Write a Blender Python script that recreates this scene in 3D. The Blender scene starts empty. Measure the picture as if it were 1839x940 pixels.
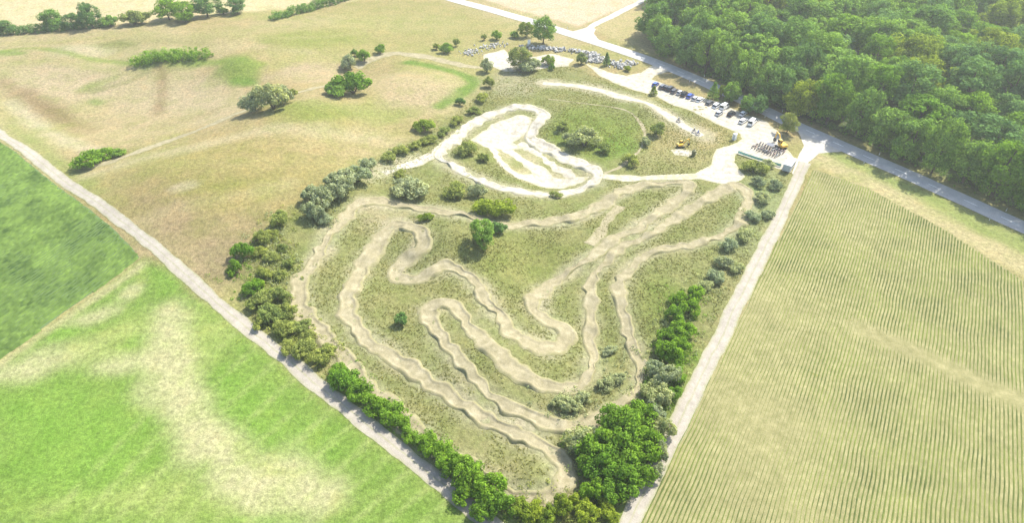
import bpy, bmesh, math, random
import numpy as np
from mathutils import Vector, Matrix
from mathutils.geometry import delaunay_2d_cdt

# ------------------------------------------------------------------ camera, world, sun, exposure
S = bpy.context.scene
COL = S.collection
PI = math.pi
W, H, F = 1839.0, 940.0, 1150.0          # photograph size and focal length in its pixels
CAMZ, PITCH = 110.0, math.radians(38.7)
cam = bpy.data.cameras.new('camera')
cam.sensor_width = 36.0
cam.lens = 36.0 * F / W
cam.clip_start = 1.0
cam.clip_end = 30000.0
cam_o = bpy.data.objects.new('camera', cam)
cam_o.location = (0, 0, CAMZ)
cam_o.rotation_euler = (PI / 2 - PITCH, 0, 0)
COL.objects.link(cam_o)
S.camera = cam_o

SUN_EL = math.radians(51)
SUN_XY = Vector((0.74, 0.67)).normalized()          # horizontal direction towards the sun
world = bpy.data.worlds.new('World')
S.world = world
world.use_nodes = True
wn = world.node_tree
wn.nodes.clear()
sky = wn.nodes.new('ShaderNodeTexSky')
sky.sky_type = 'NISHITA'
sky.sun_disc = False
sky.sun_elevation = SUN_EL
sky.sun_rotation = math.atan2(SUN_XY.x, SUN_XY.y)
sky.air_density = 1.2
sky.dust_density = 2.0
bg = wn.nodes.new('ShaderNodeBackground')
bg.inputs['Strength'].default_value = 0.15
wo = wn.nodes.new('ShaderNodeOutputWorld')
wn.links.new(sky.outputs[0], bg.inputs[0])
wn.links.new(bg.outputs[0], wo.inputs[0])

sun = bpy.data.lights.new('sun', 'SUN')
sun.energy = 4.4
sun.angle = math.radians(0.5)
sun.color = (1.0, 0.955, 0.87)
sun_o = bpy.data.objects.new('sun', sun)
dv = Vector((-SUN_XY.x * math.cos(SUN_EL), -SUN_XY.y * math.cos(SUN_EL), -math.sin(SUN_EL)))
sun_o.rotation_euler = dv.to_track_quat('-Z', 'Y').to_euler()
sun_o.location = (200, 200, 300)
COL.objects.link(sun_o)

S.view_settings.view_transform = 'Standard'
S.view_settings.look = 'None'
S.view_settings.exposure = 1.2
S.view_settings.gamma = 1.0
S.view_settings.use_curve_mapping = False
S.cycles.max_bounces = 6
S.cycles.use_denoising = True

# ------------------------------------------------------------------ numeric helpers
rnd = random.Random(7)
rs = np.random.RandomState(11)
LAT = rs.rand(256, 256)

def vnoise(x, y, s, off=0):
    x = np.asarray(x, float) / s + 100.3 + off * 17.7
    y = np.asarray(y, float) / s + 57.1 + off * 31.3
    xi = np.floor(x).astype(int); yi = np.floor(y).astype(int)
    fx = x - xi; fy = y - yi
    fx = fx * fx * (3 - 2 * fx); fy = fy * fy * (3 - 2 * fy)
    a = LAT[xi % 256, yi % 256]; b = LAT[(xi + 1) % 256, yi % 256]
    c = LAT[xi % 256, (yi + 1) % 256]; d = LAT[(xi + 1) % 256, (yi + 1) % 256]
    return (a * (1 - fx) + b * fx) * (1 - fy) + (c * (1 - fx) + d * fx) * fy

def fbm(x, y, s, off=0, octs=3):
    t = 0; a = 0.5; n = 0
    for k in range(octs):
        t = t + a * vnoise(x, y, s / 2 ** k, off + k * 5); n += a; a *= 0.55
    return t / n

SINP, COSP = math.sin(PITCH), math.cos(PITCH)
def ray(px, py):
    dx = (px - W / 2) / F
    dy = -(py - H / 2) / F
    return dx, COSP + dy * SINP, -SINP + dy * COSP
def flat(px, py, z=0.0):
    dx, dy, dz = ray(px, py)
    dz = min(dz, -0.02)
    t = (z - CAMZ) / dz
    return dx * t, dy * t

# rolling relief: (px, py, radius m, height m)
KNOLLS = []
for px, py, r, hh in [(400, 350, 48, 5.0), (560, 215, 30, 3.5), (130, 190, 45, -2.5), (330, 175, 30, -1.5), (470, 95, 50, 2.5),
                      (250, 60, 60, 1.5), (740, 160, 24, 2.0), (640, 130, 16, -1.2), (60, 270, 22, 1.6), (930, 250, 18, -2.5),
                      (1000, 320, 14, -1.8), (1050, 250, 20, -1.0), (830, 420, 14, 1.6), (700, 480, 13, -1.2), (980, 480, 14, -1.4),
                      (880, 640, 14, 1.4), (1080, 600, 12, -1.2), (960, 860, 5, 1.0), (1150, 200, 10, 1.2), (1255, 200, 9, 0.9), (620, 350, 12, 1.4),
                      (300, 112, 10, 1.6), (435, 128, 10, 1.3), (200, 95, 14, -1.4)]:
    x, y = flat(px, py)
    KNOLLS.append((x, y, r, hh * 1.6))
def hgt(x, y):
    x = np.asarray(x, float); y = np.asarray(y, float)
    z = np.zeros_like(x)
    for kx, ky, r, hh in KNOLLS:
        z = z + hh * np.exp(-((x - kx) ** 2 + (y - ky) ** 2) / (2 * (r * 0.6) ** 2))
    z = z + (fbm(x, y, 45, 3) - 0.5) * 1.1
    return z
def h1(x, y): return float(hgt(x, y))
def at(px, py):
    dx, dy, dz = ray(px, py)
    dz = min(dz, -0.02)
    z = 0.0
    for _ in range(10):
        t = (z - CAMZ) / dz
        z = 0.5 * z + 0.5 * h1(dx * t, dy * t)
    t = (z - CAMZ) / dz
    return Vector((dx * t, dy * t, h1(dx * t, dy * t)))
def at2(p): v = at(*p); return (v.x, v.y)
def depth(v): return v.y * COSP - (v.z - CAMZ) * SINP
def pxm(v): return F / depth(v)                        # photograph pixels per metre

def spline(pts, step=1.5, closed=False):
    P = np.array(pts, float); n = len(P); out = []
    rng = n if closed else n - 1
    for i in range(rng):
        p1, p2 = P[i], P[(i + 1) % n]
        p0 = P[(i - 1) % n] if closed or i > 0 else 2 * p1 - p2
        p3 = P[(i + 2) % n] if closed or i + 2 < n else 2 * p2 - p1
        m = max(2, int(np.linalg.norm(p2 - p1) / step))
        for k in range(m):
            t = k / m
            out.append(0.5 * (2 * p1 + (p2 - p0) * t + (2 * p0 - 5 * p1 + 4 * p2 - p3) * t * t + (3 * p1 - p0 - 3 * p2 + p3) * t ** 3))
    if not closed: out.append(P[-1])
    return np.array(out)
def wpts(pl): return [at2(p) for p in pl]

def seg_dist(x, y, P, closed=False):
    P = np.array(P, float); d = np.full(x.shape, 1e9)
    for i in range(len(P) if closed else len(P) - 1):
        a = P[i]; b = P[(i + 1) % len(P)]; ab = b - a
        t = np.clip(((x - a[0]) * ab[0] + (y - a[1]) * ab[1]) / max(1e-9, ab @ ab), 0, 1)
        d = np.minimum(d, np.hypot(x - a[0] - t * ab[0], y - a[1] - t * ab[1]))
    return d
def inside(x, y, P):
    P = np.array(P, float); c = np.zeros(np.shape(x), bool); j = len(P) - 1
    for i in range(len(P)):
        xi, yi = P[i]; xj, yj = P[j]
        if yi != yj:
            c ^= ((yi > y) != (yj > y)) & (x < (xj - xi) * (y - yi) / (yj - yi) + xi)
        j = i
    return c
def sstep(d, a, b):
    t = np.clip((d - a) / (b - a), 0, 1)
    return t * t * (3 - 2 * t)

# ------------------------------------------------------------------ object helpers
def mesh_np(name, V, Fc, mats, attr=None, smooth=False, matidx=None):
    me = bpy.data.meshes.new(name)
    me.from_pydata([tuple(v) for v in V] if not isinstance(V, np.ndarray) else V.tolist(), [], Fc if not isinstance(Fc, np.ndarray) else Fc.tolist())
    for m in (mats if isinstance(mats, (list, tuple)) else [mats]): me.materials.append(m)
    if attr is not None:
        for k, arr in attr.items():
            arr = np.asarray(arr, float)
            if arr.ndim == 1:
                a = me.attributes.new(k, 'FLOAT', 'POINT'); a.data.foreach_set('value', arr.ravel())
            else:
                a = me.attributes.new(k, 'FLOAT_COLOR', 'POINT')
                if arr.shape[1] == 3: arr = np.hstack([arr, np.ones((len(arr), 1))])
                a.data.foreach_set('color', arr.ravel())
    if smooth:
        me.polygons.foreach_set('use_smooth', [True] * len(me.polygons))
    if matidx is not None:
        me.polygons.foreach_set('material_index', matidx)
    return me
def link(name, data, parent=None, kind=None):
    o = bpy.data.objects.new(name, data); COL.objects.link(o)
    if parent: o.parent = parent
    if kind: o['kind'] = kind
    return o
def tag(o, label, cat, group=None):
    o['label'] = label; o['category'] = cat
    if group: o['group'] = group
    return o
def thing(name, label, cat, loc=(0, 0, 0), rz=0.0, group=None):
    o = link(name, None); o.location = loc; o.rotation_euler = (0, 0, rz)
    o.empty_display_size = 0.5
    return tag(o, label, cat, group)
def copy_tree(o, parent=None):
    c = o.copy(); COL.objects.link(c)
    if parent: c.parent = parent
    for ch in list(o.children): copy_tree(ch, c)
    return c
def bm_obj(name, bm, mat, parent=None, smooth=False, mats=None):
    me = bpy.data.meshes.new(name); bm.to_mesh(me); bm.free()
    for m in (mats or [mat]): me.materials.append(m)
    if smooth: me.polygons.foreach_set('use_smooth', [True] * len(me.polygons))
    return link(name, me, parent)
def box(bm, c, s, rz=0, ry=0, bev=0.0):
    m = Matrix.Translation(c) @ Matrix.Rotation(rz, 4, 'Z') @ Matrix.Rotation(ry, 4, 'Y') @ Matrix.Diagonal((s[0], s[1], s[2], 1))
    r = bmesh.ops.create_cube(bm, size=1, matrix=m)
    if bev:
        es = list({e for v in r['verts'] for e in v.link_edges})
        bmesh.ops.bevel(bm, geom=es, offset=bev, segments=1, affect='EDGES')
def cyl(bm, p0, p1, r0, r1=None, n=10):
    p0 = Vector(p0); p1 = Vector(p1); d = p1 - p0
    m = Matrix.Translation((p0 + p1) / 2) @ d.to_track_quat('Z', 'Y').to_matrix().to_4x4()
    bmesh.ops.create_cone(bm, cap_ends=True, segments=n, radius1=r0, radius2=r1 if r1 is not None else r0, depth=d.length, matrix=m)
def prism(bm, prof, y0, y1):
    """side profile in x,z swept across y"""
    a = [bm.verts.new((x, y0, z)) for x, z in prof]; b = [bm.verts.new((x, y1, z)) for x, z in prof]
    n = len(prof)
    bm.faces.new(a[::-1]); bm.faces.new(b)
    for i in range(n): bm.faces.new((a[i], a[(i + 1) % n], b[(i + 1) % n], b[i]))
    bmesh.ops.recalc_face_normals(bm, faces=bm.faces)

# ------------------------------------------------------------------ materials
def new_mat(name):
    m = bpy.data.materials.new(name); m.use_nodes = True
    nt = m.node_tree; b = nt.nodes['Principled BSDF']
    b.inputs['Roughness'].default_value = 0.9
    b.inputs['Specular IOR Level'].default_value = 0.2
    return m, nt, b
def nnode(nt, t, **kw):
    n = nt.nodes.new(t)
    for k, v in kw.items(): setattr(n, k, v)
    return n
def geo_pos(nt): return nt.nodes.new('ShaderNodeNewGeometry').outputs['Position']
def noise(nt, scale, detail=4, rough=0.6, vec=None):
    n = nt.nodes.new('ShaderNodeTexNoise'); n.inputs['Scale'].default_value = scale
    n.inputs['Detail'].default_value = detail; n.inputs['Roughness'].default_value = rough
    nt.links.new(vec or geo_pos(nt), n.inputs['Vector'])
    return n.outputs['Fac']
def ramp(nt, fac, stops):
    r = nt.nodes.new('ShaderNodeValToRGB'); e = r.color_ramp.elements
    while len(e) < len(stops): e.new(0.5)
    for k, (p, c) in enumerate(stops):
        e[k].position = p; e[k].color = (c[0], c[1], c[2], 1) if isinstance(c, tuple) else (c, c, c, 1)
    nt.links.new(fac, r.inputs[0]); return r.outputs[0]
def mix(nt, a, b, fac, mode='MIX'):
    n = nt.nodes.new('ShaderNodeMix'); n.data_type = 'RGBA'; n.blend_type = mode
    for s, v in ((n.inputs[6], a), (n.inputs[7], b), (n.inputs[0], fac)):
        if hasattr(v, 'is_linked'): nt.links.new(v, s)
        elif isinstance(v, tuple): s.default_value = (v[0], v[1], v[2], 1)
        else: s.default_value = v
    return n.outputs[2]
def bump(nt, b, hgt_sock, strength, dist):
    n = nt.nodes.new('ShaderNodeBump'); n.inputs['Strength'].default_value = strength; n.inputs['Distance'].default_value = dist
    nt.links.new(hgt_sock, n.inputs['Height']); nt.links.new(n.outputs[0], b.inputs['Normal'])
def simple(name, col, rough=0.6, spec=0.3, metal=0.0, var=0.12, scale=3.0):
    m, nt, b = new_mat(name)
    f = noise(nt, scale)
    c = mix(nt, col, tuple(min(1, x * (1 + var)) for x in col), f)
    c = mix(nt, c, tuple(x * (1 - var) for x in col), ramp(nt, noise(nt, scale * 0.3), [(0.4, 0.0), (0.7, 1.0)]))
    nt.links.new(c, b.inputs['Base Color'])
    b.inputs['Roughness'].default_value = rough; b.inputs['Specular IOR Level'].default_value = spec; b.inputs['Metallic'].default_value = metal
    return m
def cover_mat(name):
    m, nt, b = new_mat(name)
    a = nt.nodes.new('ShaderNodeAttribute'); a.attribute_name = 'cover'
    n1 = noise(nt, 0.9, 6, 0.7); n2 = noise(nt, 0.13, 5, 0.65); n3 = noise(nt, 4.0, 3, 0.6)
    c = mix(nt, a.outputs['Color'], ramp(nt, n1, [(0.25, 0.52), (0.5, 0.95), (0.75, 1.4)]), 1.0, 'MULTIPLY')
    c = mix(nt, c, ramp(nt, n2, [(0.3, (0.8, 0.9, 0.7)), (0.55, (1.0, 1.0, 1.0)), (0.75, (1.14, 1.06, 1.0))]), 1.0, 'MULTIPLY')
    c = mix(nt, c, ramp(nt, n3, [(0.3, 0.75), (0.5, 1.0), (0.7, 1.25)]), 1.0, 'MULTIPLY')
    nt.links.new(c, b.inputs['Base Color'])
    b.inputs['Roughness'].default_value = 1.0; b.inputs['Specular IOR Level'].default_value = 0.05
    bump(nt, b, n1, 0.7, 0.5)
    return m
def dirt_mat(name, c0, c1, c2, streak=None):
    m, nt, b = new_mat(name)
    n1 = noise(nt, 0.5, 6, 0.7); n2 = noise(nt, 5.0, 4, 0.65); n3 = noise(nt, 0.1, 3)
    c = ramp(nt, n1, [(0.3, c0), (0.5, c1), (0.72, c2)])
    c = mix(nt, c, ramp(nt, n2, [(0.3, 0.8), (0.5, 1.0), (0.7, 1.15)]), 1.0, 'MULTIPLY')
    c = mix(nt, c, ramp(nt, n3, [(0.3, 0.9), (0.7, 1.08)]), 1.0, 'MULTIPLY')
    if streak:
        a = nt.nodes.new('ShaderNodeAttribute'); a.attribute_name = 'across'
        w = ramp(nt, a.outputs['Fac'], streak[0])
        # grass grows where the wheels do not run
        q = nt.nodes.new('ShaderNodeMath'); q.operation = 'MULTIPLY'
        nt.links.new(w, q.inputs[0]); nt.links.new(ramp(nt, noise(nt, 0.8, 5, 0.7), [(0.35, 0.2), (0.6, 1.0)]), q.inputs[1])
        c = mix(nt, c, streak[1], q.outputs[0])
    nt.links.new(c, b.inputs['Base Color'])
    b.inputs['Roughness'].default_value = 1.0; b.inputs['Specular IOR Level'].default_value = 0.05
    bump(nt, b, n2, 0.5, 0.12)
    return m
def leaf_mat(name, c, trans=0.3):
    m = bpy.data.materials.new(name); m.use_nodes = True
    nt = m.node_tree; nt.nodes.clear()
    out = nt.nodes.new('ShaderNodeOutputMaterial')
    a = nt.nodes.new('ShaderNodeAttribute'); a.attribute_name = 'tint'
    oi = nt.nodes.new('ShaderNodeObjectInfo')
    col = mix(nt, tuple(x * 0.55 for x in c), (min(1, c[0] * 1.7), min(1, c[1] * 1.45), c[2] * 1.2), a.outputs['Fac'])
    col = mix(nt, col, ramp(nt, oi.outputs['Random'], [(0.0, (0.80, 0.88, 0.92)), (0.5, (1.0, 1.0, 1.0)), (1.0, (1.12, 1.10, 0.9))]), 1.0, 'MULTIPLY')
    d = nt.nodes.new('ShaderNodeBsdfDiffuse'); t = nt.nodes.new('ShaderNodeBsdfTranslucent')
    nt.links.new(col, d.inputs[0])
    nt.links.new(mix(nt, col, (1.15, 1.15, 0.6), 1.0, 'MULTIPLY'), t.inputs[0])
    ms = nt.nodes.new('ShaderNodeMixShader'); ms.inputs[0].default_value = trans
    nt.links.new(d.outputs[0], ms.inputs[1]); nt.links.new(t.outputs[0], ms.inputs[2])
    nt.links.new(ms.outputs[0], out.inputs[0])
    return m

DRY = (0.36, 0.295, 0.135)
M = {}
def dim(k, *cs): return [tuple(v * k for v in c) for c in cs]
M['ground'] = cover_mat('land cover')
M['asphalt'] = dirt_mat('worn pale asphalt', *dim(.86, (0.36, 0.35, 0.33), (0.42, 0.41, 0.385), (0.47, 0.455, 0.425)))
M['paint'] = simple('white road paint', (0.78, 0.78, 0.75), 0.7)
M['gravel'] = dirt_mat('pale gravel', *dim(.56, (0.60, 0.56, 0.47), (0.68, 0.64, 0.55), (0.74, 0.71, 0.62)))
M['sand'] = dirt_mat('white limestone sand', *dim(.52, (0.44, 0.39, 0.28), (0.68, 0.63, 0.51), (0.80, 0.76, 0.65)),
                    streak=([(0.0, .8), (.1, .45), (.22, 0.0), (.78, 0.0), (.9, .45), (1.0, .8)], (0.30, 0.28, 0.14)))
M['dirt'] = dirt_mat('packed track soil', (0.175, 0.155, 0.088), (0.245, 0.215, 0.132), (0.34, 0.30, 0.20),
                     ([(0.0, .95), (.1, .6), (.2, .1), (.8, .1), (.9, .6), (1.0, .95)], (0.185, 0.18, 0.075)))
M['farm'] = dirt_mat('farm track gravel', *dim(.55, (0.43, 0.385, 0.31), (0.53, 0.48, 0.395), (0.61, 0.56, 0.47)), streak=
                     ([(0.0, 0.85), (0.12, 0.25), (0.25, 0.0), (0.42, 0.0), (0.5, 0.62), (0.58, 0.0), (0.75, 0.0), (0.88, 0.25), (1.0, 0.85)], (0.20, 0.21, 0.08)))
M['bark'] = simple('bark', (0.11, 0.085, 0.06), 0.95, 0.1, var=0.4)
M['stone'] = simple('pale limestone', (0.36, 0.35, 0.32), 0.9, 0.15, var=0.35, scale=1.5)
LEAF = {'bright': leaf_mat('bright green leaves', (0.150, 0.29, 0.036), 0.42),
        'mid': leaf_mat('mid green leaves', (0.162, 0.300, 0.062), 0.36),
        'dark': leaf_mat('dark green leaves', (0.122, 0.240, 0.075), 0.34),
        'silver': leaf_mat('silvery green leaves', (0.28, 0.35, 0.215), 0.36),
        'olive': leaf_mat('olive green leaves', (0.235, 0.305, 0.095), .44),
        'lime': leaf_mat('lime green leaves', (0.21, 0.30, 0.04), 0.42)}
M['weed'] = leaf_mat('weeds', (0.215, 0.235, 0.085), 0.45)

# ------------------------------------------------------------------ line work, in photograph pixels
ROAD = [(560, -75), (690, -37), (800, -5), (880, 17), (960, 40), (1040, 66), (1120, 92), (1200, 121), (1290, 160), (1370, 197), (1440, 231), (1560, 284), (1700, 346), (1839, 409), (1960, 464), (2150, 550)]
LTRACK = [(-160, 114), (-20, 225), (880, 941), (1060, 1084)]
RTRACK = [(1446, 292), (1395, 402), (1130, 940), (1060, 1082)]
BLACK = [(575, 450), (612, 402), (655, 362), (760, 374), (870, 399), (950, 404), (1030, 394), (1070, 378), (1130, 342), (1190, 330), (1234, 330), (1222, 356), (1160, 398), (1090, 440),
         (1030, 482), (990, 512), (958, 548), (1010, 602), (985, 625), (930, 600), (885, 555), (850, 505), (800, 478), (745, 500), (712, 490), (755, 445), (752, 415), (715, 404), (682, 428), (640, 500), (625, 550), (650, 605), (760, 682), (870, 748), (970, 802),
         (1006, 842), (998, 890), (930, 896), (850, 852), (760, 785), (650, 680), (580, 604), (540, 552), (542, 505)]
RED = [(1345, 362), (1320, 336), (1270, 358), (1200, 400), (1110, 455), (1062, 505), (1060, 600), (1062, 670), (1025, 698), (940, 678), (870, 612), (812, 552), (768, 556), (785, 602),
       (850, 678), (950, 750), (1040, 766), (1118, 722), (1154, 672), (1132, 600), (1112, 510), (1160, 458), (1270, 435), (1335, 395)]
BLUE = [(792, 275), (850, 225), (930, 192), (976, 206), (950, 245), (1010, 280), (1072, 315), (1040, 343), (960, 349), (880, 330), (815, 300)]
GREEN = [(975, 149), (1060, 158), (1140, 180), (1200, 208), (1262, 244)]
FOREST_EDGE = [(1172, 60), (1186, 98), (1262, 134), (1345, 170), (1425, 205), (1530, 248), (1620, 288), (1725, 332), (1839, 382), (1960, 436), (2200, 540)]

# ------------------------------------------------------------------ ground sheet
def axis(lo, hi, step, far, g=1.35):
    a = list(np.arange(lo, hi + step / 2, step)); s = step
    lo_, hi_ = [], []; v = a[0]
    while v > -far: s *= g; v -= s; lo_.append(v)
    s = step; v = a[-1]
    while v < far: s *= g; v += s; hi_.append(v)
    return np.array(lo_[::-1] + a + hi_)
gx = axis(-350, 350, 1.6, 9000); gy = axis(30, 440, 1.6, 9000)
GX, GY = np.meshgrid(gx, gy)
X, Y = GX.ravel(), GY.ravel()
Z = hgt(X, Y)
big = fbm(X, Y, 30, 1); fine = fbm(X, Y, 7, 2)
C = np.array(DRY)[None] * np.ones((len(X), 1))
def blend(w, col): 
    global C
    C = C * (1 - w[:, None]) + np.array(col)[None] * w[:, None]
blend(sstep(big, 0.42, 0.68) * 0.55, (0.33, 0.33, 0.11))
blend(sstep(fbm(X, Y, 55, 9), 0.5, 0.75) * 0.6, (0.44, 0.37, 0.20))
def poly(pl, col, soft=3.0, s=1.0, rag=4.0):
    P = np.array(wpts(pl)); d = seg_dist(X, Y, P, True); d = np.where(inside(X, Y, P), -d, d)
    d = d + (fine - 0.5) * 2 * rag + (big - .5) * rag
    blend(s * (1 - sstep(d, -soft, soft)), col)
def blob(px, py, wpx, hpx, col, s=1.0, soft=0.45, rot=0):
    n = 14; pl = []
    for k in range(n):
        a = 2 * PI * k / n; u, v = wpx / 2 * math.cos(a), hpx / 2 * math.sin(a)
        pl.append((px + u * math.cos(rot) - v * math.sin(rot), py + u * math.sin(rot) + v * math.cos(rot)))
    P = wpts(pl); r = math.sqrt(abs(sum(P[i][0] * P[(i + 1) % n][1] - P[(i + 1) % n][0] * P[i][1] for i in range(n))) / 2 / PI)
    poly(pl, col, max(1.0, r * soft), s, max(0.8, r * 0.28))
def lane(pl, col, width, soft=1.5, s=1.0, rag=1.2, closed=False):
    P = spline(wpts(pl), 4, closed); d = seg_dist(X, Y, P, closed) - width / 2 + (fine - 0.5) * 2 * rag
    blend(s * (1 - sstep(d, -soft, soft)), col)
TAN = (0.46, 0.37, 0.23); PALE = (0.60, 0.53, 0.40); LUSH = (0.135, 0.235, 0.03); GRN = (0.21, 0.27, 0.055); BROWN = (0.245, 0.175, 0.085); OLIVE = (0.19, 0.205, 0.06)
# far fields beyond the hedge and the road
poly([(-700, -60), (-200, 60), (0, 62), (110, 55), (270, 38), (430, 22), (640, 2), (700, -30), (200, -120)], (0.56, 0.47, 0.27), 3, 0.9, 1)
poly([(760, -45), (880, 2), (960, 26), (1040, 46), (1165, -5), (1300, -60), (1000, -140)], (0.60, 0.475, 0.33), 2, 0.9, 1)
# grass hills on the left
poly([(450, 60), (640, 0), (780, 0), (980, 60), (860, 72), (690, 92), (600, 100)], (0.335, 0.30, 0.115), 8, 0.9)
blob(560, 70, 190, 30, (0.25, 0.27, 0.07), 0.8); blob(640, 40, 120, 25, (0.36, 0.34, 0.13), 0.5); blob(760, 45, 150, 30, (0.35, 0.33, 0.13), .6)
blob(120, 150, 260, 70, TAN, 0.75); blob(330, 180, 200, 90, (0.45, 0.37, 0.22), 0.8); blob(80, 190, 110, 45, BROWN, 0.35, rot=0.4)
blob(150, 92, 120, 24, (0.45, 0.40, 0.25), 0.7); lane([(0, 92), (60, 86), (140, 100), (220, 112), (300, 115)], GRN, 4, 2, 0.8); blob(210, 80, 70, 14, OLIVE, 0.7)
blob(175, 150, 90, 14, GRN, 0.7, rot=-0.35); blob(172, 184, 30, 14, LUSH, 0.6); blob(20, 95, 60, 8, LUSH, .6)
blob(305, 105, 130, 34, (0.20, 0.27, 0.06), 0.9); blob(430, 125, 80, 50, GRN, 0.95); blob(440, 147, 50, 16, LUSH, 0.8); lane([(250, 112), (330, 108), (420, 108), (470, 115)], GRN, 5, 2, .8)
blob(560, 130, 120, 40, (0.46, 0.36, 0.22), 0.6)
blob(565, 205, 150, 44, (0.235, 0.265, 0.06), 0.85); blob(430, 350, 440, 190, (0.315, 0.265, 0.095), 0.85); blob(415, 322, 130, 44, (0.225, 0.24, 0.05), 0.85); blob(330, 335, 60, 14, PALE, .35, rot=-.2)
blob(300, 285, 130, 40, (0.30, 0.30, 0.09), .4); blob(330, 440, 240, 120, (0.37, 0.285, 0.16), 0.7); blob(620, 260, 200, 60, (0.41, 0.33, 0.16), .5)
blob(60, 260, 120, 60, (0.38, 0.36, 0.17), .6, rot=.6); lane([(20, 225), (90, 280), (180, 345)], GRN, 4, 2, .5)
for px, py, w, hh, c, st, ro in [(60, 175, 150, 26, BROWN, .45, .5), (95, 200, 80, 20, (0.27, .21, .10), .7, .55), (130, 130, 150, 30, (.40, .33, .19), .7, .1), (290, 150, 26, 90, BROWN, .4, .1), (250, 215, 160, 18, (.40, .33, .17), .6, -.15),
        (330, 215, 120, 16, (.34, .30, .12), .5, -.25), (470, 300, 240, 50, (.335, .265, .12), .6, -.1), (330, 400, 200, 60, (.31, .235, .125), .6, .5), (420, 480, 130, 60, (.30, .24, .13), .7, .5), (520, 330, 130, 50, (.31, .28, .10), .6, -.4), (250, 330, 120, 30, (.31, .25, .115), .5, 0),
        (600, 230, 150, 30, (.36, .31, .13), .6, -.1), (700, 265, 110, 24, (.42, .34, .18), .6, -.3), (500, 45, 200, 24, (.38, .33, .16), .6, -.1), (390, 60, 160, 18, (.33, .30, .12), .5, -.1), (560, 100, 160, 22, (.38, .33, .15), .5, .05), (320, 75, 150, 14, OLIVE, .45, .05), (30, 120, 80, 20, (.36, .31, .16), .5, 0)]:
    blob(px, py, w, hh, c, st, .5, ro)
lane([(160, 312), (260, 285), (360, 262), (450, 240), (560, 232), (680, 250)], (.47, .41, .24), 7, 4, .6, 3)
lane([(735, 112), (800, 125), (850, 145), (830, 165), (790, 190)], LUSH, 6, 1.5, 0.85); blob(730, 160, 130, 60, (0.44, 0.35, 0.20), .7); blob(690, 200, 120, 36, GRN, .4)
for pl, c, wd, st in [([(0, 150), (60, 185), (110, 213), (160, 232)], BROWN, 7, .45), ([(288, 118), (293, 160), (284, 205)], BROWN, 4, .55), ([(140, 205), (210, 222), (280, 228), (340, 215), (400, 193)], (.36, .29, .155), 4, .6),
        ([(20, 185), (90, 238), (180, 280)], PALE, 5, .4), ([(0, 118), (80, 108), (160, 122), (230, 130)], (.33, .31, .125), 5, .6), ([(150, 165), (220, 150), (250, 135)], OLIVE, 4, .6), ([(330, 440), (420, 390), (540, 350)], (.32, .265, .12), 5, .5),
        ([(200, 330), (300, 300), (420, 290), (540, 290), (650, 300)], (.33, .30, .11), 8, .5), ([(250, 400), (380, 360), (520, 330)], (.42, .355, .19), 5, .4), ([(470, 190), (540, 185), (620, 190), (690, 215)], (.29, .30, .10), 7, .6),
        ([(260, 70), (380, 62), (520, 68), (640, 60)], (.35, .32, .13), 4, .5), ([(300, 88), (420, 85), (560, 95)], (.42, .36, .19), 4, .5), ([(480, 140), (540, 122), (600, 118)], (.42, .33, .2), 6, .6), ([(0, 78), (120, 74), (250, 58)], (.35, .32, .125), 4, .6),
        ([(690, 185), (740, 178), (790, 165)], (.43, .345, .2), 9, .5), ([(360, 500), (430, 450), (470, 400)], (.31, .245, .13), 9, .5)]:
    lane(pl, c, wd, wd * .6, st, 2)
# track site: olive turf, weedy banks
SITE = [(560, 350), (640, 300), (760, 245), (850, 180), (890, 130), (960, 105), (1040, 125), (1150, 165), (1280, 215), (1340, 260), (1430, 310), (1395, 405), (1320, 560), (1250, 700), (1190, 820), (1130, 940), (1040, 960), (900, 935), (760, 830), (590, 690), (440, 560), (450, 450)]
poly(SITE, (0.225, 0.24, 0.085), 5, 0.85, 3)
blob(1060, 245, 210, 100, (0.195, 0.25, 0.05), 0.95); blob(1100, 265, 90, 40, LUSH, .5); blob(940, 460, 260, 90, (0.24, 0.25, 0.075), .8); blob(760, 540, 200, 80, (0.27, 0.26, .10), .7)
blob(940, 740, 200, 80, (0.27, 0.265, .115), .6); blob(1090, 560, 90, 120, (0.24, 0.25, 0.08), .6); blob(1190, 560, 80, 120, (0.20, 0.24, 0.06), .8); blob(880, 830, 130, 90, (0.31, 0.29, .13), .7, rot=.6)
blob(500, 560, 110, 150, (0.22, 0.24, 0.07), .8); blob(620, 640, 60, 120, (0.22, 0.25, 0.07), .7, rot=-.6); lane([(620, 700), (740, 800), (900, 935)], (0.20, 0.26, 0.06), 9, 3, .85)
lane([(1240, 640), (1190, 760), (1110, 920)], (0.20, 0.26, 0.06), 8, 3, .8); blob(1240, 250, 160, 70, (0.37, 0.31, .14), .7); blob(1370, 350, 80, 110, (0.26, 0.30, 0.13), .85); blob(1330, 420, 90, 80, (0.26, 0.29, .13), .7)
blob(1210, 290, 180, 40, (0.33, 0.30, .13), .6); blob(920, 150, 110, 50, (0.36, 0.33, .20), .7); blob(700, 300, 120, 30, PALE, .55, rot=-.35); blob(680, 390, 90, 60, (.42, .36, .21), .6)
# verges of the road
lane([(1480, 275), (1600, 330), (1720, 385), (1839, 440), (2000, 515)], (0.27, 0.315, 0.095), 10, 2, .9, .8)
lane([(1470, 285), (1600, 350), (1720, 415), (1839, 478), (2000, 560)], (0.46, 0.40, 0.205), 9, 2.5, .9, 1.5)
poly([(1058, 52), (1165, 0), (1200, -10), (1180, 98)], (0.44, 0.37, 0.18), 2, .9, 1)
# woodland floor
FP = FOREST_EDGE + [(2600, 480), (2400, 100), (1900, -120), (1230, -120)]
poly(FP, (0.12, 0.155, 0.06), 2, 1, 1)
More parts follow.
